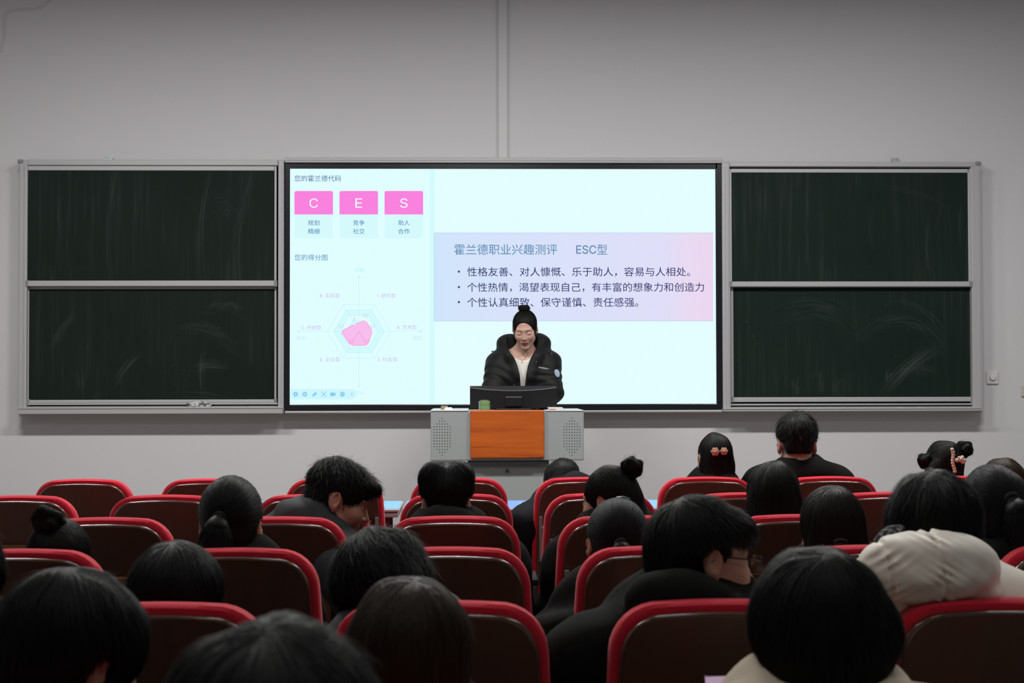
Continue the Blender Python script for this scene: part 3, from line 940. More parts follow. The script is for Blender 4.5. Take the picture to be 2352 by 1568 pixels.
# ------------------------------------------------------------------ desks in front of the first row
M_desk = mat('pale_blue_desk_laminate', (0.15, 0.42, 0.92), rough=0.25, spec=0.4, coat=0.1)
M_dedge = mat('grey_desk_edging', (0.46, 0.45, 0.44), rough=0.5)
DW = PITCH * 2
for i, k in enumerate((-4, -2, 0, 2, 4)):
    cx = X0 + PITCH * (k + 0.5)
    if i == 0: continue
    lab = ['', 'pale blue student desk in the front row, beyond the young man in profile', 'pale blue topped student desk in front of the lectern between the front row seats', 'pale blue topped student desk in front of the girl with the flower hair clip', 'pale blue topped student desk in front of the girl with two buns'][i]
    t = thing('student_desk', lab, 'desk', (cx, 7.36, 0), 0, 'desks in front of the first row')
    b = MB(); b.box(-DW / 2 + 0.008, DW / 2 - 0.008, -0.22, 0.24, 0.735, 0.752, 0.006, 3); b.build('desk_top', M_dedge, t, smooth=True)
    b = MB(); b.box(-DW / 2 + 0.012, DW / 2 - 0.012, -0.216, 0.236, 0.7515, 0.7535, 0.001); b.build('top_laminate', M_desk, t)
    b = MB(); b.box(-DW / 2 + 0.012, DW / 2 - 0.012, -0.217, 0.237, 0.712, 0.731, 0.004); b.build('top_underlayer', M_dedge, t)
    b = MB(); b.box(-DW / 2 + 0.06, DW / 2 - 0.06, 0.17, 0.185, 0.30, 0.705); b.build('modesty_panel', mat('black_modesty_panel', (0.02, 0.02, 0.022), rough=0.5), t)
    b = MB(); b.box(-DW / 2 + 0.07, DW / 2 - 0.07, -0.13, 0.16, 0.60, 0.612); b.build('book_shelf', M_stand, t)
    for s in (-1, 1):
        b = MB()
        b.tube([(s * (DW / 2 - 0.07), 0.02, 0.712), (s * (DW / 2 - 0.07), 0.02, 0.03)], 0.022, 12)
        b.box(s * (DW / 2 - 0.07) - 0.03, s * (DW / 2 - 0.07) + 0.03, -0.19, 0.20, 0.0, 0.035, 0.008)
        b.build('leg', mat('grey_desk_leg', (0.16, 0.16, 0.17), rough=0.35, metal=0.4), t, smooth=True)
q = at(1213, 1155, 7.36)
b = MB(); b.poly([(-0.05, -0.02, 0), (0.05, -0.03, 0), (0.055, 0.04, 0.002), (-0.02, 0.045, 0.001)]); b.box(-0.04, 0.05, -0.02, 0.03, 0.001, 0.002)
tag(b.build('paper_sheet', mat('desk_paper', (0.75, 0.75, 0.75), rough=0.7), loc=(q.x, 7.36, 0.7545)), 'small white sheet of paper on the desk in front of the lectern', 'paper')

# ------------------------------------------------------------------ people: signed distance shapes meshed with surface nets
F4 = np.float32


def v3(*a): return np.array(a, dtype=F4)


def length(p): return np.sqrt((p * p).sum(-1))


def sph(p, c, r): return length(p - np.asarray(c, F4)) - r


def ell(p, c, r, rot=None):
    q = p - np.asarray(c, F4)
    if rot is not None: q = q @ np.asarray(rot, F4)
    r = np.asarray(r, F4)
    k0 = length(q / r); k1 = length(q / (r * r))
    return k0 * (k0 - 1.0) / np.maximum(k1, 1e-9)


def cap(p, a, b, ra, rb=None, sq=None):
    """round cone between two points; sq = (sx, sy, sz) squashes space first"""
    rb = ra if rb is None else rb
    a = np.asarray(a, F4); b = np.asarray(b, F4)
    d = b - a
    t = np.clip(((p - a) @ d) / max(float(d @ d), 1e-12), 0, 1)
    q = p - a - t[..., None] * d
    if sq is not None: q = q / np.asarray(sq, F4)
    return length(q) - (ra + (rb - ra) * t)


def smin(a, b, k):
    h = np.clip(0.5 + 0.5 * (b - a) / k, 0, 1)
    return b + (a - b) * h - k * h * (1 - h)


def smax(a, b, k): return -smin(-a, -b, k)


def wob(p, f, seed):
    """cheap smooth noise of about -1..1"""
    r = np.random.RandomState(seed)
    out = np.zeros(p.shape[:-1], F4)
    for i in range(6):
        n = r.normal(size=3); n /= np.linalg.norm(n)
        out += np.sin((p @ n.astype(F4)) * (f * r.uniform(0.6, 1.6)) + r.uniform(0, 6.28))
    return out / 3.2


def axis_pts(lo, hi, coarse, fines):
    """grid coordinates with finer steps inside the intervals fines = [(lo, hi, step)]"""
    pts = [lo]
    while pts[-1] < hi:
        st = coarse
        for a, b, s in fines:
            if a - coarse * .5 <= pts[-1] <= b: st = min(st, s)
        pts.append(pts[-1] + st)
    return np.array(pts, F4)


def grid_eval(xs, ys, zs, f):
    F = np.empty((len(xs), len(ys), len(zs)), F4)
    Yg, Zg = np.meshgrid(ys, zs, indexing='ij')
    step = max(1, 400000 // (len(ys) * len(zs)))
    for i in range(0, len(xs), step):
        X = xs[i:i + step]
        P = np.empty((len(X), len(ys), len(zs), 3), F4)
        P[..., 0] = X[:, None, None]; P[..., 1] = Yg[None]; P[..., 2] = Zg[None]
        F[i:i + step] = f(P.reshape(-1, 3)).reshape(len(X), len(ys), len(zs))
    return F


def surface_nets(xs, ys, zs, F):
    F[0], F[-1] = 1, 1
    F[:, 0], F[:, -1] = 1, 1
    F[:, :, 0], F[:, :, -1] = 1, 1
    S = F < 0
    nx, ny, nz = F.shape
    cnt = np.zeros((nx - 1, ny - 1, nz - 1), np.int8)
    for dx in (0, 1):
        for dy in (0, 1):
            for dz in (0, 1):
                cnt += S[dx:nx - 1 + dx, dy:ny - 1 + dy, dz:nz - 1 + dz]
    act = (cnt > 0) & (cnt < 8)
    I, J, K = np.nonzero(act)
    idx = np.full(act.shape, -1, np.int32)
    idx[I, J, K] = np.arange(len(I))
    acc = np.zeros((len(I), 3)); n = np.zeros(len(I))
    corners = [(a, b, c) for a in (0, 1) for b in (0, 1) for c in (0, 1)]
    for a in corners:
        for ax in range(3):
            if a[ax]: continue
            b = list(a); b[ax] = 1
            fa = F[I + a[0], J + a[1], K + a[2]]; fb = F[I + b[0], J + b[1], K + b[2]]
            m = (fa < 0) != (fb < 0)
            t = np.where(m, fa / np.where(m, fa - fb, 1), 0)
            p = np.array(a, float)[None].repeat(len(I), 0)
            p[:, ax] = t
            acc += p * m[:, None]; n += m
    acc /= np.maximum(n, 1)[:, None]
    V = np.stack([xs[I] + acc[:, 0] * (xs[I + 1] - xs[I]), ys[J] + acc[:, 1] * (ys[J + 1] - ys[J]), zs[K] + acc[:, 2] * (zs[K + 1] - zs[K])], 1)
    Q = []
    d = S[:-1, 1:-1, 1:-1] != S[1:, 1:-1, 1:-1]
    i, j, k = np.nonzero(d); j += 1; k += 1
    q = np.stack([idx[i, j - 1, k - 1], idx[i, j, k - 1], idx[i, j, k], idx[i, j - 1, k]], 1)
    fl = ~S[i, j, k]; q[fl] = q[fl][:, ::-1]; Q.append(q)
    d = S[1:-1, :-1, 1:-1] != S[1:-1, 1:, 1:-1]
    i, j, k = np.nonzero(d); i += 1; k += 1
    q = np.stack([idx[i - 1, j, k - 1], idx[i - 1, j, k], idx[i, j, k], idx[i, j, k - 1]], 1)
    fl = ~S[i, j, k]; q[fl] = q[fl][:, ::-1]; Q.append(q)
    d = S[1:-1, 1:-1, :-1] != S[1:-1, 1:-1, 1:]
    i, j, k = np.nonzero(d); i += 1; j += 1
    q = np.stack([idx[i - 1, j - 1, k], idx[i, j - 1, k], idx[i, j, k], idx[i - 1, j, k]], 1)
    fl = ~S[i, j, k]; q[fl] = q[fl][:, ::-1]; Q.append(q)
    return V, np.concatenate(Q)


def np_mesh(name, V, Q, mats, parent, midx=None, smooth=True):
    me = bpy.data.meshes.new(name)
    me.vertices.add(len(V)); me.vertices.foreach_set('co', np.ascontiguousarray(V, np.float32).ravel())
    n = len(Q); c = Q.shape[1]
    me.loops.add(n * c); me.loops.foreach_set('vertex_index', np.ascontiguousarray(Q, np.int32).ravel())
    me.polygons.add(n); me.polygons.foreach_set('loop_start', np.arange(0, n * c, c, dtype=np.int32))
    try:
        me.polygons.foreach_set('loop_total', np.full(n, c, np.int32))
    except Exception:
        pass
    if midx is not None: me.polygons.foreach_set('material_index', np.ascontiguousarray(midx, np.int32))
    me.polygons.foreach_set('use_smooth', np.full(n, smooth))
    me.update(calc_edges=True)
    return mesh_obj(name, me, mats, parent)


def rot(yaw, pitch, roll):
    """head pose: yaw>0 turns to the person's left, pitch>0 bows, roll>0 tilts to the person's right"""
    m = Matrix.Rotation(R_(yaw), 3, 'Z') @ Matrix.Rotation(R_(-pitch), 3, 'X') @ Matrix.Rotation(R_(roll), 3, 'Y')
    return np.array(m, F4)


# ---- the head, in its own frame: +y face, +z crown, origin between the eyes' level and the ears
def head_sdf(q, female=False, lids=True):
    jw = 0.86 if female else 1.0
    ax = np.abs(q[..., 0:1]); s = np.concatenate([ax, q[..., 1:]], -1)
    d = ell(q, (0, -0.012, 0.030), (0.072 if female else 0.074, 0.096, 0.086))
    d = smin(d, ell(q, (0, 0.030, -0.035), (0.062 * jw, 0.066, 0.082)), 0.03)
    d = smin(d, cap(s, (0.052 * jw, 0.010, -0.068), (0.012, 0.072, -0.102), 0.017, 0.015), 0.03)       # jaw line
    d = smin(d, sph(q, (0, 0.077, -0.104), 0.0135 if female else 0.016), 0.022)                       # chin
    d = smin(d, sph(s, (0.037 if female else 0.041, 0.064, -0.030), 0.022), 0.035)                    # cheek
    if female:
        d = smin(d, cap(s, (0.010, 0.083, 0.024), (0.040, 0.073, 0.022), 0.009, 0.007), 0.018)
        d = smax(d, -ell(s, (0.031, 0.106, 0.001), (0.017, 0.015, 0.010)), 0.018)
        d = smin(d, ell(s, (0.031, 0.0775, -0.001), (0.0160, 0.0135, 0.0120)), 0.006)
        d = smin(d, cap(q, (0, 0.086, 0.008), (0, 0.103, -0.031), 0.0065, 0.0080), 0.012)
        d = smin(d, sph(s, (0.0090, 0.095, -0.035), 0.0075), 0.007)
    else:
        d = smin(d, cap(s, (0.010, 0.086, 0.022), (0.042, 0.074, 0.022), 0.011, 0.009), 0.015)               # brow
        d = smax(d, -ell(s, (0.032, 0.103, 0.001), (0.017, 0.017, 0.010)), 0.014)    # eye socket
        d = smin(d, ell(s, (0.032, 0.077, -0.001), (0.0145, 0.0135, 0.0125)), 0.004)  # lids over the eyeball
        d = smin(d, cap(q, (0, 0.090, 0.010), (0, 0.113, -0.031), 0.0065, 0.0092), 0.009)  # nose
        d = smin(d, sph(s, (0.0105, 0.100, -0.035), 0.0085), 0.007)
    d = smax(d, -sph(s, (0.0055, 0.1030, -0.0430), 0.0040), 0.004)               # nostril
    d = smin(d, ell(q, (0, 0.083, -0.064), (0.025, 0.014, 0.020)), 0.014)        # muzzle
    d = smax(d, -cap(q, (-0.020, 0.094, -0.0675), (0.020, 0.094, -0.0675), 0.0024, sq=(1, 2.6, 1)), 0.004)   # mouth slit
    fl = 0.0010 if female else 0.0
    d = smin(d, cap(s, (0, 0.0950, -0.0625), (0.017, 0.0875, -0.0668), 0.0052 + fl, 0.0025), 0.004)  # lips
    d = smin(d, cap(s, (0, 0.0940, -0.0735), (0.014, 0.0880, -0.0700), 0.0062 + fl, 0.0030), 0.004)
    # ear: a tilted dish with rim and lobe
    a = R_(20)
    R = np.array(((math.cos(a), math.sin(a), 0), (-math.sin(a), math.cos(a), 0), (0, 0, 1)), F4)
    e = ell(s, (0.077, -0.014, -0.004), (0.0085, 0.020, 0.031), R)
    e = smin(e, ell(s, (0.074, -0.006, -0.032), (0.007, 0.010, 0.012), R), 0.008)
    e = smax(e, -ell(s, (0.0865, -0.009, -0.002), (0.0075, 0.0125, 0.021), R), 0.004)
    e = smin(e, cap(s, (0.076, -0.004, 0.010), (0.078, -0.016, -0.012), 0.0035), 0.004)
    d = smin(d, e, 0.006)
    return d


def sst(v): 
    v = np.clip(v, 0, 1)
    return v * v * (3 - 2 * v)


def face_tint(q, lipc, browc, blush):
    """make-up and brows of a face as a colour per vertex with its weight"""
    ax = np.abs(q[:, 0]); x, y, z = q[:, 0], q[:, 1], q[:, 2]
    C = np.zeros((len(q), 4), F4)

    def put(m, c):
        m = m[:, None]
        a0 = C[:, 3:4]
        C[:, :3] = C[:, :3] * (1 - m) + np.asarray(c, F4) * m
        C[:, 3:4] = a0 + (1 - a0) * m
    C[:, :3] = blush
    zt = -0.0575 - 0.34 * np.maximum(ax - 0.005, 0) - 0.10 * np.maximum(0.004 - ax, 0)
    zb = -0.0815 + 24.0 * ax * ax
    E_ = 0.0022
    if blush is not None:
        put(0.35 * sst(1.2 - np.sqrt((ax - 0.040) ** 2 + (z + 0.030) ** 2) / 0.026) * (y > 0.03), blush)
    put(sst((zt - z) / E_ + .5) * sst((z - zb) / E_ + .5) * sst((0.0215 - ax) / 0.003 + .3) * (y > 0.075), lipc)
    zbr = 0.0225 + 0.10 * (ax - 0.015) - 3.6 * (ax - 0.030) ** 2
    put(0.8 * sst((0.0036 - 0.03 * np.maximum(ax - 0.03, 0) - np.abs(z - zbr)) / 0.002 + .3) * sst((ax - 0.012) / 0.004) * sst((0.046 - ax) / 0.006) * (y > 0.05), browc)
    zl = -0.0062 + 9.0 * (ax - 0.031) ** 2
    put(sst((0.0024 - np.abs(z - zl)) / 0.0018 + .3) * sst((ax - 0.0155) / 0.003) * sst((0.0475 - ax) / 0.003) * (y > 0.06), (0.012, 0.009, 0.009))
    return C


def skin_mat(name, col):
    m = mat(name, col, rough=0.5, spec=0.3)
    nt = m.node_tree; b = nt.nodes['Principled BSDF']
    b.inputs['Subsurface Weight'].default_value = 0.08
    b.inputs['Subsurface Radius'].default_value = (0.012, 0.005, 0.003)
    at_ = nt.nodes.new('ShaderNodeAttribute'); at_.attribute_name = 'tint'
    mx = nt.nodes.new('ShaderNodeMix'); mx.data_type = 'RGBA'; mx.inputs['A'].default_value = (*col, 1)
    nt.links.new(at_.outputs['Alpha'], mx.inputs['Factor']); nt.links.new(at_.outputs['Color'], mx.inputs['B'])
    nt.links.new(mx.outputs['Result'], b.inputs['Base Color'])
    return m


M_skin = skin_mat('skin', (0.38, 0.215, 0.148))
M_skin_f = skin_mat('fair_skin', (0.54, 0.335, 0.26))


def hair_mat(name, col, rough=0.5):
    m = mat(name, col, rough=rough, spec=0.14, vary=((140, 140, 9), tuple(c * 0.55 for c in col), 0.35, 0.65), bump=((220, 220, 14), 0.5, 0.002))
    return m


M_hair = hair_mat('black_hair', (0.0050, 0.0053, 0.0046))
M_hair_b = hair_mat('brown_black_hair', (0.0090, 0.0072, 0.0050))
M_hair_br = hair_mat('brown_tinted_hair', (0.030, 0.018, 0.0088))
M_hair_bl = hair_mat('blue_black_hair', (0.0052, 0.0053, 0.0068))


# ---- hair
def grad(f, p, e=0.0015):
    g = np.stack([f(p + v3(e, 0, 0)) - f(p - v3(e, 0, 0)), f(p + v3(0, e, 0)) - f(p - v3(0, e, 0)), f(p + v3(0, 0, e)) - f(p - v3(0, 0, e))], -1)
    return g / np.maximum(length(g), 1e-9)[..., None]


def nrm(v): return v / np.maximum(np.linalg.norm(v, axis=-1, keepdims=True), 1e-9)


def ribbons(path, nor, width):
    """roof-shaped strands: path (N,S,3), nor (N,S,3), width (N,S)"""
    N, S, _ = path.shape
    T = np.empty_like(path)
    T[:, 1:-1] = path[:, 2:] - path[:, :-2]; T[:, 0] = path[:, 1] - path[:, 0]; T[:, -1] = path[:, -1] - path[:, -2]
    T = nrm(T); side = nrm(np.cross(T, nor)); up = nrm(np.cross(side, T))
    w = width[..., None]
    V = np.stack([path - side * w, path + up * w * 0.7, path + side * w], 2).reshape(-1, 3)
    base = (np.arange(N)[:, None] * S + np.arange(S - 1)[None]) * 3
    a = base.reshape(-1)
    q1 = np.stack([a, a + 3, a + 4, a + 1], 1); q2 = np.stack([a + 1, a + 4, a + 5, a + 2], 1)
    return V, np.concatenate([q1, q2])


def strands(H, keep, n, L, flow, seed, w=0.0011, steps=8, lift=0.004, jit=0.25, centre=(0, -0.01, 0.02), droop=0.0, gdir=(0, 0, -1), sink=0.001, hem=0.002):
    r = np.random.RandomState(seed)
    d = nrm(r.normal(size=(n, 3))).astype(F4)
    p = np.asarray(centre, F4) + d * 0.34
    for _ in range(26):
        p = p - d * (H(p) * 0.85)[:, None]
    ok = (keep(p) < 0) & (np.abs(H(p)) < 0.006)
    p = p[ok]; n = len(p)
    if n == 0: return np.zeros((0, 3)), np.zeros((0, 4), int)
    ln = L * r.uniform(0.55, 1.15, n).astype(F4)
    lf = lift * r.uniform(-0.1, 1.0, n).astype(F4)
    jv = r.normal(size=(n, 3)).astype(F4) * jit
    wd = w * r.uniform(0.6, 1.3, n)
    path = []; nors = []
    alive = np.ones(n, bool)
    g0 = np.asarray(gdir, F4)
    prev = None
    for s in range(steps):
        g = grad(H, p)
        dd = H(p)
        t = s / (steps - 1)
        off = -sink + lf * t ** 1.5
        p = p - g * (dd - off)[:, None] * np.where(alive, 1.0, 0.0)[:, None].astype(F4)
        path.append(p.copy()); nors.append(g)
        v = flow(p) + jv * (0.4 + 0.6 * t) + g0 * droop * t
        v = v - g * (v * g).sum(-1, keepdims=True)
        v = nrm(v)
        if prev is not None: v = nrm(v * 0.6 + prev * 0.4)
        prev = v
        stp = (ln / (steps - 1)) * alive
        p = (p + v * stp[:, None]).astype(F4)
        alive = alive & (keep(p) < hem)
    path = np.stack(path, 1); nors = np.stack(nors, 1)
    tt = np.linspace(0, 1, steps)
    W = wd[:, None] * (1 - tt[None] ** 2.5 * 0.9)
    return ribbons(path, nors, W)


def tail_strands(P, rad, n, seed, w=0.0012, steps=12, fray=1.0):
    """strands along a tail: P (K,3) centre line, rad(t) radius"""
    r = np.random.RandomState(seed)
    P = np.asarray(P, float)
    tk = np.linspace(0, 1, len(P))
    tt = np.linspace(0, 1, steps)
    C = np.stack([np.interp(tt, tk, P[:, i]) for i in range(3)], 1)
    T = np.gradient(C, axis=0); T = nrm(T)
    A = nrm(np.cross(T, np.array([0.0, 1.0, 0.02]))); B = nrm(np.cross(T, A))
    an = r.uniform(0, 2 * PI, n); rr = np.sqrt(r.uniform(0.35, 1, n))
    ln = r.uniform(0.75, 1.0, n)
    path = np.empty((n, steps, 3)); nor = np.empty((n, steps, 3))
    for s in range(steps):
        ts = tt[s] * ln
        Cs = np.stack([np.interp(ts, tt, C[:, i]) for i in range(3)], 1)
        As = np.stack([np.interp(ts, tt, A[:, i]) for i in range(3)], 1); Bs = np.stack([np.interp(ts, tt, B[:, i]) for i in range(3)], 1)
        ra = np.array([rad(x) for x in ts]) * rr
        o = As * np.cos(an)[:, None] + Bs * np.sin(an)[:, None]
        path[:, s] = Cs + o * ra[:, None] + r.normal(size=(n, 3)) * 0.0009 * fray
        nor[:, s] = o
    W = (w * r.uniform(0.6, 1.3, n))[:, None] * (1 - tt[None] ** 3 * 0.85)
    return ribbons(path, nor, W)


def path_sdf(P, rad):
    P = [np.asarray(x, F4) for x in P]
    K = len(P) - 1

    def f(p):
        d = None
        for i in range(K):
            c = cap(p, P[i], P[i + 1], rad(i / K), rad((i + 1) / K))
            d = c if d is None else smin(d, c, 0.012)
        return d
    return f


def make_hair(parent, name, M, spec, material, off):
    """spec: dict describing a hair style, all lengths in metres in the head's frame; M = 4x4 head matrix"""
    rr = spec.get('rad', (0.090, 0.108, 0.100)); cc = spec.get('cen', (0, -0.014, 0.030))
    adds = spec.get('add', [])
    seed = spec.get('seed', 1)
    wv = spec.get('wave', 0.0025)

    def H(p):
        d = ell(p, cc, rr)
        for a in adds:
            if a[0] == 'e': d = smin(d, ell(p, a[1], a[2]), a[3])
            elif a[0] == 'c': d = smin(d, cap(p, a[1], a[2], a[3], a[4]), a[5])
        for c_ in spec.get('sub', []):
            d = smax(d, -ell(p, c_[0], c_[1]), c_[2])
        if wv: d = d + wob(p * v3(1, 1, 0.35), spec.get('wf', 70), seed) * wv
        return d
    fc = spec.get('face', ((0, 0.118, -0.045), (0.082, 0.094, 0.118)))
    nz = spec.get('nape', -0.085); nzy = spec.get('nape_y', -0.012)
    ear = spec.get('ear', True)

    def keep(p):
        k = -ell(p, fc[0], fc[1])
        if nz is not None:
            k = np.maximum(k, nz - p[..., 2])
        if not spec.get('drape'):
            k = np.maximum(k, np.minimum(p[..., 1] - nzy, spec.get('side_z', -0.035) - p[..., 2]))
        if spec.get('cheek'):
            cy_, cz_ = spec['cheek']
            k = np.maximum(k, np.minimum(p[..., 1] - cy_, cz_ - p[..., 2]))
        if spec.get('under'):
            ux_, uz_ = spec['under']
            dz_ = p[..., 2] - uz_
            k = np.maximum(k, np.abs(p[..., 0]) - (ux_ + np.where(dz_ > 0, dz_ * 2.2, dz_ * spec.get('taper', 0.35))))
        if ear:
            s = np.concatenate([np.abs(p[..., 0:1]), p[..., 1:]], -1)
            k = np.maximum(k, -ell(s, (0.092, -0.008, -0.012), spec.get('ear_r', (0.030, 0.027, 0.036))))
        return k
    st = spec.get('step', 0.0045)
    lo, hi = np.array(spec.get('lo', (-0.13, -0.16, -0.15))), np.array(spec.get('hi', (0.13, 0.14, 0.17)))
    xs, ys, zs = (axis_pts(lo[i], hi[i], st, []) for i in range(3))
    Fq = grid_eval(xs, ys, zs, lambda p: smax(H(p) + 0.0015, keep(p), 0.004))
    parts = [surface_nets(xs, ys, zs, Fq)]
    if len(parts[0][0]) == 0: parts = []
    R3 = np.array(M.to_3x3())
    gl = R3.T @ np.array((0, 0, -1.0)); gl = (gl / np.linalg.norm(gl)).astype(F4)
    crown = np.asarray(spec.get('crown', (0, -0.055, 0.125)), F4)
    tie = spec.get('tie')
    part = spec.get('part')
    gw = spec.get('grav', 0.35)

    def flow(p):
        if tie is not None:
            return nrm(np.asarray(tie, F4) - p)
        v = nrm(p - crown)
        if part is not None:                       # centre parting: away from the middle plane
            s = np.sign(p[..., 0:1] - part)
            v = nrm(v + np.concatenate([s, 0 * s, 0 * s], -1) * spec.get('pw', 0.8))
        return v + gl * gw
    ns, L = spec.get('n', 1500), spec.get('L', 0.075)
    kw = dict(lift=spec.get('lift', 0.006), jit=spec.get('jit', 0.22), w=spec.get('w', 0.0011), gdir=gl, droop=spec.get('droop', 0.2))
    parts.append(strands(H, keep, ns, L, flow, seed, hem=spec.get('hem', 0.002), centre=cc, **kw))
    kw.update(lift=spec.get('lift', 0.006) * 2.6, jit=kw['jit'] * 2.0, w=spec.get('w', 0.0011) * 0.6)
    parts.append(strands(H, keep, ns // 8, L, flow, seed + 50, hem=spec.get('hem', 0.002) + 0.007, centre=cc, **kw))
    for (P, ra, nt) in spec.get('tails', []):
        f = path_sdf(P, lambda t, ra=ra: float(np.interp(t, [0, .12, .5, 1], ra)) * 0.9)
        pa = np.array(P)
        mg = max(ra) + 0.02
        l2, h2 = pa.min(0) - mg, pa.max(0) + mg
        ax_ = [axis_pts(l2[i], h2[i], st * 1.2, []) for i in range(3)]
        parts.append(surface_nets(*ax_, grid_eval(*ax_, lambda p: f(p) + wob(p * v3(1, 1, .3), 90, seed) * 0.002)))
        parts.append(tail_strands(P, lambda t, ra=ra: float(np.interp(t, [0, .12, .5, 1], ra)), nt, seed + 7, w=spec.get('w', 0.0011)))
    for (c, r3, axis, nb) in spec.get('buns', []):
        c = np.asarray(c, F4); ax0 = nrm(np.asarray(axis, float)).astype(F4)
        u_ = nrm(np.cross(ax0, v3(0.3, 0.2, 0.9))).astype(F4); w_ = np.cross(ax0, u_).astype(F4)
        rm = float(min(r3))

        def B(p, c=c, r3=r3, ax0=ax0, u_=u_, w_=w_, rm=rm):
            d = ell(p, c, tuple(x * 0.86 for x in r3))
            for a_, k_, z_ in ((0.4, 0.62, 0.25), (2.3, 0.60, -0.1), (4.3, 0.66, 0.2), (5.5, 0.5, -0.35)):
                o = (u_ * math.cos(a_) + w_ * math.sin(a_)) * rm * k_ + ax0 * rm * z_
                d = smin(d, cap(p, c + o * 1.0 - np.cross(ax0, o) * 0.7, c + o + np.cross(ax0, o) * 0.9, rm * 0.46, rm * 0.36), 0.004)
            return d + wob(p, 75, seed + 3) * 0.003
        l2, h2 = c - max(r3) - 0.02, c + max(r3) + 0.02
        ax_ = [axis_pts(l2[i], h2[i], st, []) for i in range(3)]
        parts.append(surface_nets(*ax_, grid_eval(*ax_, lambda p: B(p) + 0.001)))
        no = lambda p: np.full(p.shape[:-1], -1.0, F4)
        fl = lambda p, c=c, ax0=ax0: np.cross(np.broadcast_to(ax0, p.shape), p - c) + (p - c) * 0.0
        parts.append(strands(B, no, nb, 0.09, lambda p: nrm(fl(p)), seed + 11, w=spec.get('w', 0.0011), lift=0.005, jit=0.3, centre=c))
        parts.append(strands(B, no, nb // 6, 0.06, lambda p: nrm(fl(p) + (p - c) * 1.5), seed + 12, w=spec.get('w', 0.0011) * 0.6, lift=0.022, jit=0.5, centre=c))
    Vs, Qs, o = [], [], 0
    for V, Q in parts:
        if len(V) == 0: continue
        Vs.append(V); Qs.append(Q + o); o += len(V)
    V = np.concatenate(Vs); Q = np.concatenate(Qs)
    s_ = np.array(M)[:3]
    W = V @ s_[:, :3].T + s_[:, 3] - np.asarray(off)
    return np_mesh(name, W, Q, material, parent)


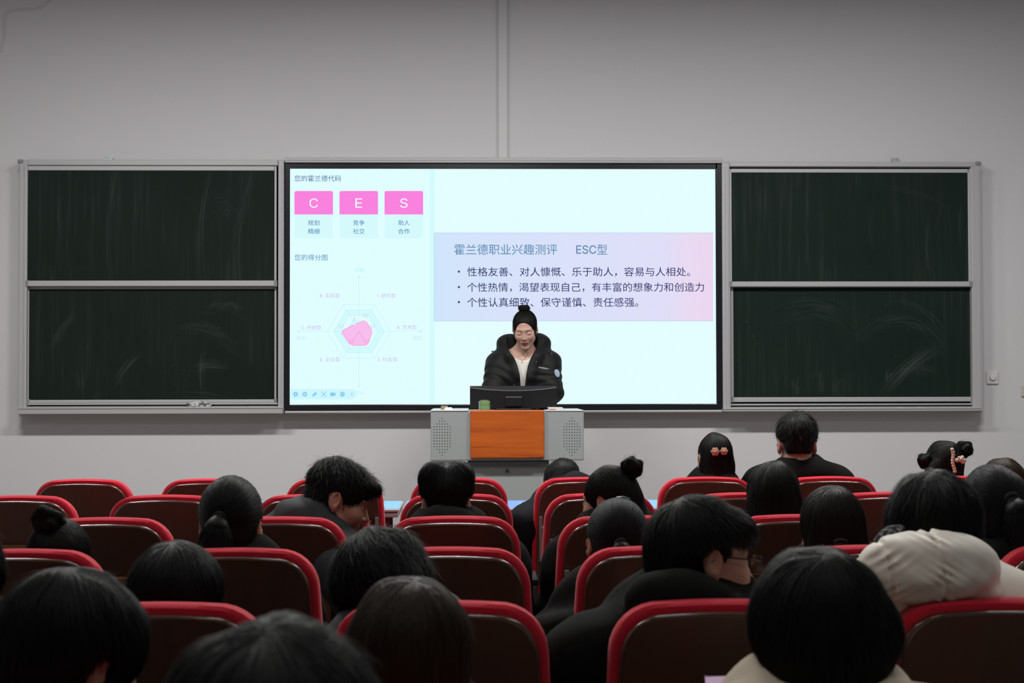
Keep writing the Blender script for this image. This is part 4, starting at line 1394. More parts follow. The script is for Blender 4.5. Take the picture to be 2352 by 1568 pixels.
# ---- body and clothes
def person(label, head_px, Y, pose, seat=None, hair=None, hmat=None, female=False, scale=1.0, cloth=None, skin=None, stand=False,
           lips=None, blush=None, tyaw=0.0, fine=0.005, nb_off=(0, -0.012, -0.085), sw=None, arms=None, hip=None, lean=0.0, cat='person', sh_tilt=0.0, shd=0.075, hairname='hair', brow=None, legs=True):
    """head_px: photograph pixel of the head's centre, Y its depth; pose (yaw, pitch, roll)"""
    hc = np.array(at(head_px[0], head_px[1], Y), F4)
    R = rot(*pose)
    M = Matrix.Translation(Vector(hc)) @ Matrix(R.tolist()).to_4x4() @ Matrix.Scale(scale, 4)
    sx = np.array((seat[0], seat[1], 0.0)) if seat is not None else None
    hipc = np.array(hip, F4) if hip is not None else np.array((seat[0], seat[1] + 0.27, 0.545), F4)
    root = np.array((hipc[0], hipc[1], PLAT if stand else 0.0), F4)
    face = 180.0 if stand else tyaw
    fr = np.array(Matrix.Rotation(R_(face), 3, 'Z'), F4)           # torso frame: +y forwards
    t = thing('person', label, cat, tuple(map(float, root)))
    pv = hc + R @ v3(0, -0.030, -0.080) * scale
    nb = pv + fr @ v3(*nb_off)
    sw = sw or (0.165 if female else 0.185)
    tz = math.tan(R_(sh_tilt))
    up = nrm(nb - hipc)
    sh = [nb + fr @ v3(s * sw, -0.005, -shd + s * sw * tz) for s in (-1, 1)]
    chest = nb + (hipc - nb) * 0.36 + fr @ v3(0, 0.01, 0)
    if arms is None:
        el = [sh[i] + fr @ v3((-1, 1)[i] * 0.075, 0.06, -0.25) for i in (0, 1)]
        wr = [el[i] + fr @ v3(-(-1, 1)[i] * 0.12, 0.20, -0.04) for i in (0, 1)]
    else:
        el, wr = [np.array(a, F4) for a in arms[0]], [np.array(a, F4) for a in arms[1]]
    if stand:
        kn = [np.array((hipc[0] + s * 0.095, hipc[1], hipc[2] - 0.40), F4) for s in (-1, 1)]
        an = [np.array((hipc[0] + s * 0.10, hipc[1] + 0.04, PLAT + 0.08), F4) for s in (-1, 1)]
        toe = [a + v3(0, -0.14, -0.05) for a in an]
    else:
        kn = [np.array((hipc[0] + s * 0.11, hipc[1] + 0.40, 0.53), F4) for s in (-1, 1)]
        an = [np.array((hipc[0] + s * 0.11, hipc[1] + 0.36, 0.09), F4) for s in (-1, 1)]
        toe = [a + v3(0, 0.14, -0.045) for a in an]

    def torso(p, g=0.0):
        d = cap(p, sh[0], sh[1], 0.054 + g)
        d = smin(d, ell(p, chest, (sw * 0.93 + g, 0.115 + g, 0.21 + g), fr), 0.06)
        for i in (0, 1):
            d = smin(d, cap(p, nb + (sh[i] - nb) * 0.12 + v3(0, 0, 0.0), nb + (sh[i] - nb) * 0.85 + v3(0, 0, 0.004), 0.048 + g, 0.050 + g), 0.05)
        d = smin(d, cap(p, chest, hipc, 0.115 + g, 0.125 + g, sq=(1.25, 0.95, 1.0)), 0.05)
        d = smin(d, cap(p, nb + fr @ v3(-sw * .5, -.01, -.03), nb + fr @ v3(sw * .5, -.01, -.03), 0.045 + g), 0.04)
        return d

    def arm(p, g=0.0):
        d = None
        for i in (0, 1):
            a = smin(cap(p, sh[i], el[i], 0.052 + g, 0.042 + g), cap(p, el[i], wr[i], 0.042 + g, 0.030 + g * .8), 0.02)
            d = a if d is None else np.minimum(d, a)
        return d

    def neck(p, g=0.0): return cap(p, pv + R @ v3(0, 0.0, 0.02), nb, (0.050 if female else 0.056) + g, (0.060 if female else 0.068) + g)

    def leg(p, g=0.0):
        d = None
        for i in (0, 1):
            h0 = hipc + v3((-1, 1)[i] * 0.08, 0, 0)
            a = smin(cap(p, h0, kn[i], 0.085 + g, 0.058 + g), cap(p, kn[i], an[i], 0.055 + g, 0.040 + g), 0.03)
            d = a if d is None else np.minimum(d, a)
        return d

    def hand(p):
        d = None
        for i in (0, 1):
            f = nrm(wr[i] - el[i]); s = (-1, 1)[i]
            side = nrm(np.cross(f, v3(0, 0, 1))) * s
            dn = v3(0, 0, -1)
            c = wr[i] + f * 0.055
            h = ell(p, c, (0.040, 0.048, 0.018)) if abs(f[1]) > .5 else ell(p, c, (0.030, 0.030, 0.042))
            h = smin(h, cap(p, wr[i], c, 0.026, 0.024), 0.02)
            for k, (o, ln) in enumerate(((-0.027, 0.062), (-0.009, 0.072), (0.009, 0.067), (0.026, 0.050))):
                a = c + f * 0.035 + side * o
                b_ = a + f * ln * 0.55 + dn * 0.008; e_ = b_ + f * ln * 0.35 + dn * 0.022
                h = smin(h, smin(cap(p, a, b_, 0.0095, 0.0088), cap(p, b_, e_, 0.0088, 0.0075), 0.004), 0.006)
            a = c - side * 0.030 - f * 0.02
            h = smin(h, smin(cap(p, a, a - side * 0.022 + f * 0.030, 0.011, 0.010), cap(p, a - side * 0.022 + f * 0.030, a - side * 0.020 + f * 0.055 + dn * .01, 0.010, 0.008), 0.004), 0.008)
            d = h if d is None else np.minimum(d, h)
        return d

    def body(p):
        d = head_sdf((p - hc) @ R / scale, female) * scale
        d = smin(d, neck(p), 0.025)
        d = smin(d, torso(p), 0.035)
        d = smin(d, arm(p), 0.03)
        d = smin(d, hand(p), 0.012)
        d = smin(d, leg(p), 0.03)
        for i in (0, 1):
            d = smin(d, cap(p, an[i] + v3(0, 0, -.045), toe[i], 0.034, 0.028), 0.03)
        return d
    J = np.stack([hc, *sh, *el, *wr, hipc, *kn, *an, *toe])
    lo, hi = J.min(0) - 0.19, J.max(0) + 0.19
    lo[2] = root[2] + 0.005
    fz = [(hc[i] - 0.145 * scale, hc[i] + 0.145 * scale, fine) for i in range(3)]
    if stand:
        for i in range(3): fz[i:i + 1] = [fz[i]]
    xs, ys, zs = (axis_pts(lo[i] - 0.02, hi[i], 0.016, [fz[i]]) for i in range(3))
    V, Q = surface_nets(xs, ys, zs, grid_eval(xs, ys, zs, body))
    q = (((V - hc) @ R) / scale).astype(F4)
    bo = np_mesh('body', V - root, Q, skin or M_skin, t)
    ca = bo.data.color_attributes.new('tint', 'FLOAT_COLOR', 'POINT')
    ca.data.foreach_set('color', face_tint(q, lips or (0.30, 0.12, 0.10), brow or (0.03, 0.02, 0.016), blush or (0.43, 0.2, 0.15)).ravel())
    # clothes
    cl = cloth or {}
    cm = cl.get('mat')
    g = cl.get('g', 0.020)
    cs = cl.get('seed', 3)
    wr_amp = cl.get('wr', 0.004)

    def jacket(p):
        d = smin(torso(p, g), arm(p, g), 0.06)
        for s_, a_ in cl.get('collar', ()):
            pass
        ch = cl.get('collar_h', 0.03)
        if ch:
            cdir = nrm(pv - nb)
            d = smin(d, cap(p, nb - cdir * 0.03, nb + cdir * ch, 0.080 + g * .3, cl.get('collar_r', 0.070)), 0.03)
        for h in cl.get('lumps', []):
            d = smin(d, ell(p, nb + fr @ v3(*h[0]), h[1], fr), h[2])
        for h in cl.get('rolls', []):
            d = smin(d, cap(p, nb + fr @ v3(*h[0]), nb + fr @ v3(*h[1]), h[2], h[3]), h[4])
        for i in (0, 1):          # folds across the sleeves
            u = sh[i] - el[i]; lu = float(np.linalg.norm(u)); ta = (p - el[i]) @ (u / lu)
            d = d + cl.get('fold', 0.0022) * np.sin(ta * 95 + wob(p, 22, cs + 4) * 2.2 + i) * np.exp(-np.maximum(cap(p, el[i], sh[i], 0.06 + g), 0) * 18) * np.clip(1.2 - np.abs(ta - lu * .35) / (lu * .8), 0, 1)
        if wr_amp:
            d = d + wob(p, cl.get('wf', 45), cs) * wr_amp
        for c in cl.get('cut', []):
            d = smax(d, -c(p, nb, fr), 0.004)
        # opening for the neck
        d = smax(d, -cap(p, nb - nrm(pv - nb) * 0.0, nb + nrm(pv - nb) * 0.22, cl.get('open_r', 0.060), cl.get('open_r', 0.060) + 0.006), 0.006)
        d = np.maximum(d, (hipc[2] - cl.get('hem', 0.02)) - p[..., 2])
        # cuffs: hands stay bare
        for i in (0, 1):
            f = nrm(wr[i] - el[i])
            h_ = (p - wr[i]) @ f
            d = np.where((h_ > 0.012) & (length(p - wr[i]) < 0.15), np.maximum(d, h_ - 0.012), d)
        return d
    if cm is not None:
        J2 = np.stack([nb, *sh, *el, *wr, hipc])
        lo, hi = J2.min(0) - 0.20, J2.max(0) + 0.20
        for h in cl.get('lumps', []):
            c = nb + fr @ v3(*h[0]); lo = np.minimum(lo, c - max(h[1]) - .03); hi = np.maximum(hi, c + max(h[1]) + .03)
        lo[2] = hipc[2] - 0.06
        stp = cl.get('step', 0.0085)
        xs, ys, zs = (axis_pts(lo[i], hi[i], stp, []) for i in range(3))
        V, Q = surface_nets(xs, ys, zs, grid_eval(xs, ys, zs, jacket))
        np_mesh(cl.get('name', 'jacket'), V - root, Q, cm, t)
    if legs:
        def trs(p):
            d = smin(leg(p, 0.014), cap(p, hipc - v3(0.05, 0, 0), hipc + v3(0.05, 0, 0), 0.135), 0.04)
            d = np.maximum(d, p[..., 2] - (hipc[2] + 0.08))
            return np.maximum(d, root[2] + 0.085 - p[..., 2])
        J3 = np.stack([hipc, *kn, *an]); lo, hi = J3.min(0) - 0.2, J3.max(0) + 0.2; lo[2] = root[2] + .06
        xs, ys, zs = (axis_pts(lo[i], hi[i], 0.018, []) for i in range(3))
        V, Q = surface_nets(xs, ys, zs, grid_eval(xs, ys, zs, trs))
        np_mesh('trousers', V - root, Q, M_trous, t)
        for i in (0, 1):
            f = lambda p: np.maximum(smin(cap(p, an[i] + v3(0, 0, -.03), toe[i] + v3(0, 0, .004), 0.044, 0.036), cap(p, an[i] + v3(0, 0, .02), an[i] + v3(0, 0, -.03), 0.044), 0.02), root[2] + 0.002 - p[..., 2])
            a = np.stack([an[i], toe[i]]); lo, hi = a.min(0) - 0.09, a.max(0) + 0.09
            ax_ = [axis_pts(lo[k], hi[k], 0.009, []) for k in range(3)]
            V, Q = surface_nets(*ax_, grid_eval(*ax_, f))
            np_mesh('shoe', V - root, Q, M_shoe, t)
    if hair is not None:
        make_hair(t, hairname, M, hair, hmat or M_hair, root)
    return dict(t=t, M=M, R=R, hc=hc, nb=nb, root=root, pv=pv, sh=sh, el=el, jacket=jacket, fr=fr, scale=scale, torso=torso, neck=neck, body=body)


M_trous = mat('dark_trousers', (0.012, 0.012, 0.015), rough=0.9)
M_shoe = mat('dark_shoes', (0.02, 0.02, 0.02), rough=0.6)
M_blk = mat('black_cloth', (0.0052, 0.0056, 0.0050), rough=0.9, spec=0.12)
M_blk2 = mat('black_nylon', (0.0058, 0.0062, 0.0060), rough=0.6, spec=0.2)
M_navy = mat('dark_navy_cloth', (0.0055, 0.0065, 0.0100), rough=0.8, spec=0.15)
M_gry = mat('blue_grey_nylon', (0.036, 0.041, 0.045), rough=0.7, spec=0.2)
M_cream = mat('cream_puffer_nylon', (0.80, 0.745, 0.655), rough=0.5, spec=0.35)
M_beige = mat('beige_cotton', (0.54, 0.46, 0.355), rough=0.85, spec=0.2)


def seatxy(row, k): return (X0 + PITCH * k, ROWS[row])


SHORT = dict(rad=(0.088, 0.108, 0.088), cen=(0, -0.012, 0.044), n=1500, L=0.060, lift=0.008, add=[('e', (0, -0.045, -0.025), (0.060, 0.056, 0.048), 0.03)])
MOP = dict(rad=(0.096, 0.113, 0.106), wave=0.0038, wf=85, n=1700, L=0.075, lift=0.010, add=[('e', (0, -0.048, -0.030), (0.074, 0.062, 0.062), 0.03)])
TIED = dict(rad=(0.082, 0.104, 0.094), n=1700, L=0.09, lift=0.002, jit=0.10, wave=0.001, grav=0.0, droop=0.0, nape=-0.088, nape_y=0.0, side_z=-0.02, add=[('e', (0, -0.045, -0.045), (0.062, 0.056, 0.055), 0.03)])
LONG = dict(rad=(0.088, 0.108, 0.098), n=2200, L=0.16, lift=0.005, jit=0.07, drape=True, ear=False, nape=-0.36, lo=(-0.15, -0.19, -0.40), hi=(0.15, 0.14, 0.17),
            face=((0, 0.135, -0.060), (0.092, 0.118, 0.30)), wave=0.0032, wf=85, grav=0.9,
            add=[('e', (0, -0.050, -0.10), (0.084, 0.062, 0.15), 0.03), ('e', (0, -0.075, -0.24), (0.088, 0.042, 0.14), 0.03)])
STYLE = lambda base, **k: {**base, **k}
JK = lambda m, **k: {**dict(mat=m, g=0.022), **k}
HOODIE = [((0, -0.085, -0.01), (0.125, 0.062, 0.070), 0.03)]

# ------------------------------------------------------------------ the speaker
def surf(f, px, py, Y0, root=None):
    """first point of a shape met along the line of sight through a pixel, starting before depth Y0"""
    a = np.array(at(px, py, Y0 - 0.6), F4); b_ = np.array(at(px, py, Y0 + 0.6), F4)
    ts = np.linspace(0, 1, 1200).astype(F4)
    P = a + (b_ - a) * ts[:, None]
    d = f(P)
    i = int(np.argmax(d < 0)) if (d < 0).any() else int(np.argmin(d))
    return P[i]


SPY = 10.12
spk_el = [at(1267, 900, 10.10), at(1127, 906, 10.10)]
spk_wr = [at(1236, 928, 9.90), at(1162, 928, 9.90)]
hipS = at(1200, 950, 10.27); hipS.z = PLAT + 0.86
zz = lambda py: at(1200, py, 10.05).z
xx = lambda px: at(px, 820, 10.05).x
WZ = np.array([zz(v) for v in (960, 886, 860, 840, 822, 805, 790)], float)
WL = np.array([xx(v) for v in (1196, 1196, 1194, 1189, 1182, 1170, 1166)], float)
WR = np.array([xx(v) for v in (1206, 1206, 1209, 1213, 1220, 1231, 1236)], float)


def wedge(p, nb, fr):
    l = np.interp(p[..., 2], WZ, WL).astype(F4); r = np.interp(p[..., 2], WZ, WR).astype(F4)
    side = np.maximum(l - p[..., 0], p[..., 0] - r)
    return np.maximum(side, p[..., 1] - (nb[1] - 0.01))


def speaker():
    global S_HEAD
    S_HEAD = np.array(at(1206, 754, SPY), F4)
    return person('woman in a black hooded puffer jacket and white top, looking down behind the lectern monitor', (1206, 754), SPY, (173, 26, 2), seat=None, stand=True,
                  hip=tuple(hipS), female=True, fine=0.0023, skin=M_skin_f, lips=(0.27, 0.040, 0.045), brow=(0.13, 0.075, 0.055), blush=(0.62, 0.24, 0.20), sw=0.150, shd=0.084, nb_off=(0.016, -0.030, -0.098),
                  arms=([tuple(v) for v in spk_el], [tuple(v) for v in spk_wr]),
                  hair=STYLE(TIED, rad=(0.081, 0.103, 0.089), tie=(0, -0.045, 0.125), n=2800, w=0.0008, step=0.0033, hem=0.0005, L=0.11,
                             face=((0, 0.124, -0.045), (0.098, 0.098, 0.136)), buns=[((0, -0.050, 0.122), (0.043, 0.038, 0.027), (0.1, 0.0, 1), 600)], seed=21),
                  cloth=dict(mat=M_blk2, name='puffer_jacket', g=0.034, wr=0.005, wf=38, seed=8, step=0.006, collar_h=0.0, open_r=0.066, hem=0.12, fold=0.0028,
                             lumps=[((-0.098, -0.050, 0.064), (0.088, 0.075, 0.062), 0.045), ((0.098, -0.050, 0.064), (0.088, 0.075, 0.062), 0.045), ((0, -0.095, 0.06), (0.11, 0.07, 0.065), 0.03)],
                             rolls=[((-0.120, -0.03, 0.045), (-0.085, 0.085, -0.035), 0.048, 0.036, 0.03), ((0.120, -0.03, 0.045), (0.085, 0.085, -0.035), 0.048, 0.036, 0.03),
                                    ((-0.085, 0.085, -0.035), (-0.035, 0.125, -0.16), 0.034, 0.026, 0.03), ((0.085, 0.085, -0.035), (0.035, 0.125, -0.16), 0.034, 0.026, 0.03)],
                             cut=[wedge, lambda p, nb, fr: ell(p, S_HEAD, (0.086, 0.105, 0.120))]))


S = speaker()
st, sroot = S['t'], S['root']
# white scoop-neck top
M_top = mat('white_rib_knit', (0.62, 0.60, 0.56), rough=0.85, spec=0.2, bump=((400, 30, 30), 0.3, 0.001))
zsc = zz(829)


def topf(p):
    d = smin(S['torso'](p, 0.008), S['neck'](p, 0.006), 0.03)
    d = smax(d, -ell(p, (xx(1201), S['nb'][1] - 0.13, zsc + 0.105), (0.098, 0.17, 0.105)), 0.004)
    d = np.maximum(d, p[..., 2] - (S['nb'][2] + 0.0))
    return np.maximum(d, 1.02 - p[..., 2])


lo = S['nb'] - v3(0.26, 0.22, 0.52); hi = S['nb'] + v3(0.26, 0.30, 0.06)
ax_ = [axis_pts(lo[i], hi[i], 0.006, []) for i in range(3)]
V, Q = surface_nets(*ax_, grid_eval(*ax_, topf))
np_mesh('white_top', V - sroot, Q, M_top, st)
# necklace
M_gold = mat('pale_gold', (0.75, 0.62, 0.42), rough=0.25, metal=0.9)
bodyf = lambda p: np.minimum(S['body'](p), topf(p))
chain = [surf(bodyf, x, y, SPY) for x, y in ((1180, 800), (1185, 810), (1190, 818), (1195, 824), (1199, 828), (1204, 825), (1208, 819), (1212, 812), (1215, 807))]
b = MB(); b.tube([Vector(map(float, c)) + Vector((0, -0.002, 0)) for c in chain], 0.0009, 5)
nk = b.build('necklace', M_gold, st, smooth=True, off=sroot)
b = MB()
for (x, y, r) in ((1199, 828, .004), (1199, 831, .005), (1181, 800, .0025), (1211, 811.5, .0028)):
    c = surf(bodyf, x, y, SPY); b.ball((c[0], c[1] - 0.003, c[2]), r, 2)
tag(b.build('pendant', M_gold, nk, smooth=True, off=sroot), kind='stuff')
# lettering and round badge on the jacket, cord lock and snap
jf = S['jacket']
def on_jacket(me, px0, px1, py, slope, h):
    co = np.zeros(len(me.vertices) * 3); me.vertices.foreach_get('co', co); co = co.reshape(-1, 3)
    l_, h_ = co.min(0), co.max(0); u = (co - l_) / np.maximum(h_ - l_, 1e-9)
    out = []
    for a, c, _ in u:
        x = px0 + a * (px1 - px0); y = py + (x - px0) * slope - (c - 0.5) * h
        p = surf(jf, x, y, SPY); out.append((p[0] - sroot[0], p[1] - 0.0025 - sroot[1], p[2] - sroot[2]))
    me.vertices.foreach_set('co', np.array(out).ravel()); me.update()
me = text_mesh('Snowlang-a', 0.012)
on_jacket(me, 1237, 1259.3, 843.2, 0.16, 4.6)
mesh_obj('chest_lettering', me, mat('white_print', (0.6, 0.6, 0.6), rough=0.6), st)
c = surf(jf, 1280, 857, SPY)
nrmv = grad(jf, c[None])[0]
b = MB()
Tz = nrm(np.cross(nrmv, v3(0, 0, 1))); Uz = nrm(np.cross(Tz, nrmv))
ringp = lambda rr, o: [tuple(c + nrmv * o + (Tz * math.cos(2 * PI * k / 20) * 0.022 + Uz * math.sin(2 * PI * k / 20) * 0.027) * rr - sroot) for k in range(20)]
b.loft([ringp(1, -0.008), ringp(1, 0.001), ringp(0.95, 0.002)])
b.build('sleeve_badge', mat('pale_blue_badge', (0.34, 0.42, 0.52), rough=0.5), st, smooth=True)
c1, c2 = surf(jf, 1147, 802, SPY), np.array(at(1131, 807, SPY - 0.01))
b = MB(); b.tube([Vector(map(float, c1)) - Vector(sroot), Vector(c2) - Vector(sroot)], 0.0012, 6); b.tube([Vector(c2) - Vector(sroot) + Vector((0.006, 0, 0.003)), Vector(c2) - Vector(sroot) + Vector((-0.006, 0, -0.001))], [0.003, 0.004], 8)
b.build('cord_lock', M_blk, st, smooth=True)
for px, py in ((1266.5, 812), (1181, 884), (1232, 831)):
    c = surf(jf, px, py, SPY)
    b = MB(); b.ball((c[0] - sroot[0], c[1] - sroot[1] - 0.001, c[2] - sroot[2]), 0.0035, 2)
    b.build('metal_snap', mat('snap_metal', (0.5, 0.5, 0.46), rough=0.3, metal=0.8), st, smooth=True)

# ------------------------------------------------------------------ the audience
HD = {r: y + 0.25 for r, y in ROWS.items()}
HIGHHOOD = lambda m, **k: {**dict(mat=m, g=0.024, collar_h=0.02, lumps=[((0, -0.070, 0.080), (0.115, 0.065, 0.055), 0.03), ((-0.075, -0.01, 0.060), (0.045, 0.07, 0.045), 0.03), ((0.075, -0.01, 0.060), (0.045, 0.07, 0.045), 0.03)]), **k}
AUD = {}


def aud(key, row, k, px, pose, label, **kw):
    sx, sy = seatxy(row, k)
    kw.setdefault('nb_off', (0, -0.035, -0.060))
    kw.setdefault('hip', (sx * 0.6 + float(at(px[0], px[1], HD[row]).x) * 0.4, sy + 0.36, 0.55))
    kw.setdefault('cloth', JK(M_blk))
    dy = kw.pop('dy', 0.0)
    AUD[key] = person(label, px, HD[row] + dy, pose, seat=(sx, sy), **kw)
    return AUD[key]


# front row
aud('flower', 'A', 2, (1643, 1055), (6, 4, 0), 'girl with long black hair held by a flower clip, seated in the front row', female=True,
    hair=STYLE(LONG, rad=(0.076, 0.104, 0.093), n=1500, add=[('e', (0, -0.050, -0.10), (0.076, 0.058, 0.15), 0.03), ('e', (0.004, -0.075, -0.22), (0.078, 0.042, 0.14), 0.03), ('e', (0, -0.022, -0.03), (0.083, 0.05, 0.08), 0.02)], seed=31), fine=0.007, cloth=JK(M_blk), sw=0.15)
aud('sweatshirt', 'A', 3, (1830, 1020), (-4, 2, 0), 'man with short tousled hair in a black sweatshirt, tallest head in the front row',
    hair=STYLE(SHORT, rad=(0.086, 0.108, 0.094), cen=(0, -0.012, 0.048), L=0.036, lift=0.014, droop=0.0, nape=-0.040, ear_r=(0.038, 0.034, 0.046), seed=32, n=1800, hem=-0.004, under=(0.068, 0.008), add=[('e', (0, -0.045, -0.020), (0.062, 0.058, 0.045), 0.03)]), fine=0.006, scale=1.07,
    cloth=JK(M_blk, g=0.02, collar_h=0.012, wr=0.003), sw=0.170, shd=0.062, nb_off=(0, -0.005, -0.036), arms=([(1.215, 7.02, 0.76), (1.715, 7.02, 0.76)], [(1.32, 7.22, 0.72), (1.62, 7.22, 0.72)]))
aud('crop', 'A', 1, (1290, 1116), (12, 35, 8), 'person with cropped black hair leaning forward in a dark navy jacket, front row', hair=STYLE(SHORT, rad=(0.084, 0.103, 0.092), cen=(0, -0.012, 0.034), ear=False, L=0.022, n=1500, lift=0.004, seed=33),
    fine=0.007, dy=0.05, cloth=JK(M_navy, g=0.035, collar_h=0.05, lumps=[((0.09, -0.05, 0.10), (0.13, 0.06, 0.045), 0.03)]), nb_off=(0.03, -0.06, -0.05), sw=0.19,
    arms=([(0.19, 7.08, 0.56), (0.62, 7.08, 0.56)], [(0.33, 7.22, 0.58), (0.48, 7.22, 0.58)]))
aud('buns', 'A', 4, (2168, 1074), (0, 5, 0), 'girl with two hair buns and a cream plush claw clip, seated in the front row', female=True,
    hair=STYLE(TIED, rad=(0.086, 0.106, 0.096), tie=(0.06, -0.09, 0.06), n=1300, wave=0.003, buns=[((-0.100, -0.050, 0.030), (0.036, 0.034, 0.031), (0, 1, 0.2), 300), ((0.082, -0.055, 0.078), (0.036, 0.034, 0.034), (0, 1, 0.3), 300)], seed=34,
               add=[('e', (0, -0.045, -0.045), (0.066, 0.058, 0.06), 0.03), ('e', (-0.055, -0.055, -0.01), (0.05, 0.05, 0.05), 0.03)]), fine=0.007)
# second row
aud('brown', 'B', 4, (2300, 1124), (-10, 4, 6), 'person with dark brown hair behind the ponytail at the right edge, second row', female=True, hair=STYLE(LONG, rad=(0.090, 0.106, 0.098), n=1200, seed=35), hmat=M_hair_br, fine=0.008)
# third row
aud('profile', 'C', -1, (775, 1148), (-82, 20, -4), 'young man in profile facing right, wearing a blue-grey jacket with a tall collar', hair=STYLE(SHORT, rad=(0.086, 0.110, 0.094), cen=(0, -0.012, 0.044), L=0.050, lift=0.016, jit=0.5, wave=0.004, n=2600, w=0.0010,
    face=((0, 0.120, -0.055), (0.110, 0.088, 0.092)), add=[('e', (0, -0.045, -0.030), (0.068, 0.058, 0.050), 0.03), ('e', (0, 0.082, 0.072), (0.066, 0.050, 0.034), 0.03)], ear_r=(0.034, 0.030, 0.038), hem=-0.002, seed=36),
    fine=0.0032, sw=0.20, cloth=JK(M_gry, g=0.030, collar_h=0.070, collar_r=0.082, wr=0.005, name='jacket', lumps=[((0.0, -0.045, 0.075), (0.085, 0.055, 0.055), 0.03)]), nb_off=(-0.02, -0.055, -0.055), tyaw=-45, sh_tilt=-6)
aud('parting', 'C', 0, (1025, 1150), (2, 6, 0), 'man with centre-parted bowl haircut seen from behind, in the third row before the lectern', hair=STYLE(MOP, rad=(0.090, 0.108, 0.088), cen=(0, -0.012, 0.046), n=2200, L=0.085, lift=0.007, jit=0.12, part=0.0, pw=0.9, crown=(0, -0.02, 0.14), nape=-0.048,
    add=[('e', (-0.034, -0.030, 0.076), (0.060, 0.072, 0.060), 0.008), ('e', (0.034, -0.030, 0.076), (0.060, 0.072, 0.060), 0.008), ('e', (0, -0.048, -0.014), (0.060, 0.056, 0.045), 0.03)], ear_r=(0.036, 0.032, 0.042), seed=37, hem=-0.002, under=(0.072, 0.010), taper=0.15),
    fine=0.006, scale=0.97, cloth=HIGHHOOD(M_blk, lumps=[((0, -0.050, 0.088), (0.095, 0.055, 0.036), 0.03), ((0, -0.07, 0.05), (0.12, 0.06, 0.06), 0.04)]))
aud('bunleft', 'C', 1, (1400, 1150), (54, 10, 0), 'girl with a high bun turning to the left, seated in the third row', female=True,
    hair=STYLE(TIED, rad=(0.084, 0.104, 0.095), tie=(0.0, -0.10, 0.10), n=2000, wave=0.002, seed=38, ear_r=(0.028, 0.024, 0.032), hem=0.004, face=((0, 0.122, -0.05), (0.092, 0.078, 0.118)),
               buns=[((0.000, -0.112, 0.104), (0.034, 0.040, 0.036), (1, 0.3, 0.2), 450)], add=[('e', (0, -0.045, -0.045), (0.066, 0.058, 0.06), 0.03), ('c', (0.01, -0.075, -0.02), (0.02, -0.10, -0.14), 0.05, 0.04, 0.04)], lo=(-.13, -.19, -.2)), fine=0.004, scale=0.93, cloth=JK(M_blk, g=0.03, collar_h=0.05))
aud('straight', 'C', 2, (1775, 1146), (-3, 6, 2), 'girl with straight loose black hair in front of the man in the sweatshirt', female=True, hair=STYLE(LONG, rad=(0.086, 0.106, 0.098), n=2000, seed=39, add=[('e', (0, -0.050, -0.08), (0.098, 0.066, 0.15), 0.03), ('e', (0, -0.07, -0.22), (0.108, 0.05, 0.14), 0.03)]), fine=0.008)
# fourth row
aud('bun', 'D', -2, (135, 1296), (-4, 10, 4), 'person with a loose top bun low in the fourth row at the left', female=True, hair=STYLE(TIED, tie=(-0.02, -0.085, 0.09), n=1800, seed=40, buns=[((-0.018, -0.080, 0.108), (0.046, 0.040, 0.040), (0.1, 0.6, 1), 450)]), fine=0.008)
aud('ponytail', 'D', -1, (530, 1200), (4, 4, 0), 'girl with a low black ponytail at the left of the fourth row', female=True,
    hair=STYLE(TIED, rad=(0.086, 0.106, 0.098), tie=(-0.020, -0.105, 0.018), n=2200, seed=41, wave=0.0015, nape=-0.10, hem=0.006,
               tails=[([(-0.020, -0.118, 0.016), (-0.024, -0.128, -0.01), (-0.030, -0.126, -0.06), (-0.030, -0.112, -0.13)], [0.014, 0.022, 0.044, 0.050], 900)], ear_r=(0.026, 0.024, 0.034)), fine=0.006, cloth=JK(M_blk, g=0.02))
aud('slick', 'D', 1, (1417, 1250), (3, 12, 2), 'girl with slicked-back black hair, small teal hair slide on top, beside the glasses man', female=True,
    hair=STYLE(TIED, rad=(0.083, 0.104, 0.096), tie=(-0.006, -0.11, -0.012), n=2400, seed=42, nape=-0.10, lift=0.0012, tails=[([(-0.006, -0.116, -0.012), (-0.006, -0.135, -0.03), (-0.006, -0.13, -0.09), (-0.006, -0.118, -0.16)], [0.014, 0.020, 0.030, 0.02], 350)]), hmat=M_hair_bl, fine=0.008,
    cloth=JK(M_blk, g=0.045, wr=0.007, collar_h=0.04), nb_off=(0, -0.06, -0.150), sw=0.195, arms=([(0.185, 4.25, 0.60), (0.66, 4.25, 0.58)], [(0.34, 4.45, 0.62), (0.55, 4.45, 0.62)]))
aud('browngirl', 'D', 2, (1912, 1222), (-2, 6, -2), 'girl with brownish smooth hair and a small black claw clip, fourth row', female=True, hair=STYLE(LONG, rad=(0.087, 0.106, 0.098), n=2200, seed=43, crown=(0.005, -0.05, 0.13), add=[('e', (0, -0.050, -0.06), (0.084, 0.062, 0.10), 0.03), ('e', (0, -0.065, -0.16), (0.074, 0.05, 0.12), 0.03)]), hmat=M_hair_b, fine=0.008)
aud('ponyright', 'D', 3, (2282, 1176), (4, 6, -4), 'girl with a long black ponytail beside the cream hood at the right', female=True,
    hair=STYLE(TIED, rad=(0.090, 0.108, 0.100), tie=(0.004, -0.112, 0.030), n=2200, seed=44, wave=0.003, nape=-0.10, tails=[([(0.004, -0.120, 0.030), (0.008, -0.138, 0.0), (0.018, -0.136, -0.10), (0.016, -0.115, -0.27)], [0.015, 0.022, 0.046, 0.036], 700)],
               add=[('e', (0, -0.045, -0.045), (0.074, 0.06, 0.07), 0.03)]), hmat=M_hair_bl, fine=0.008, cloth=JK(M_blk, g=0.03))
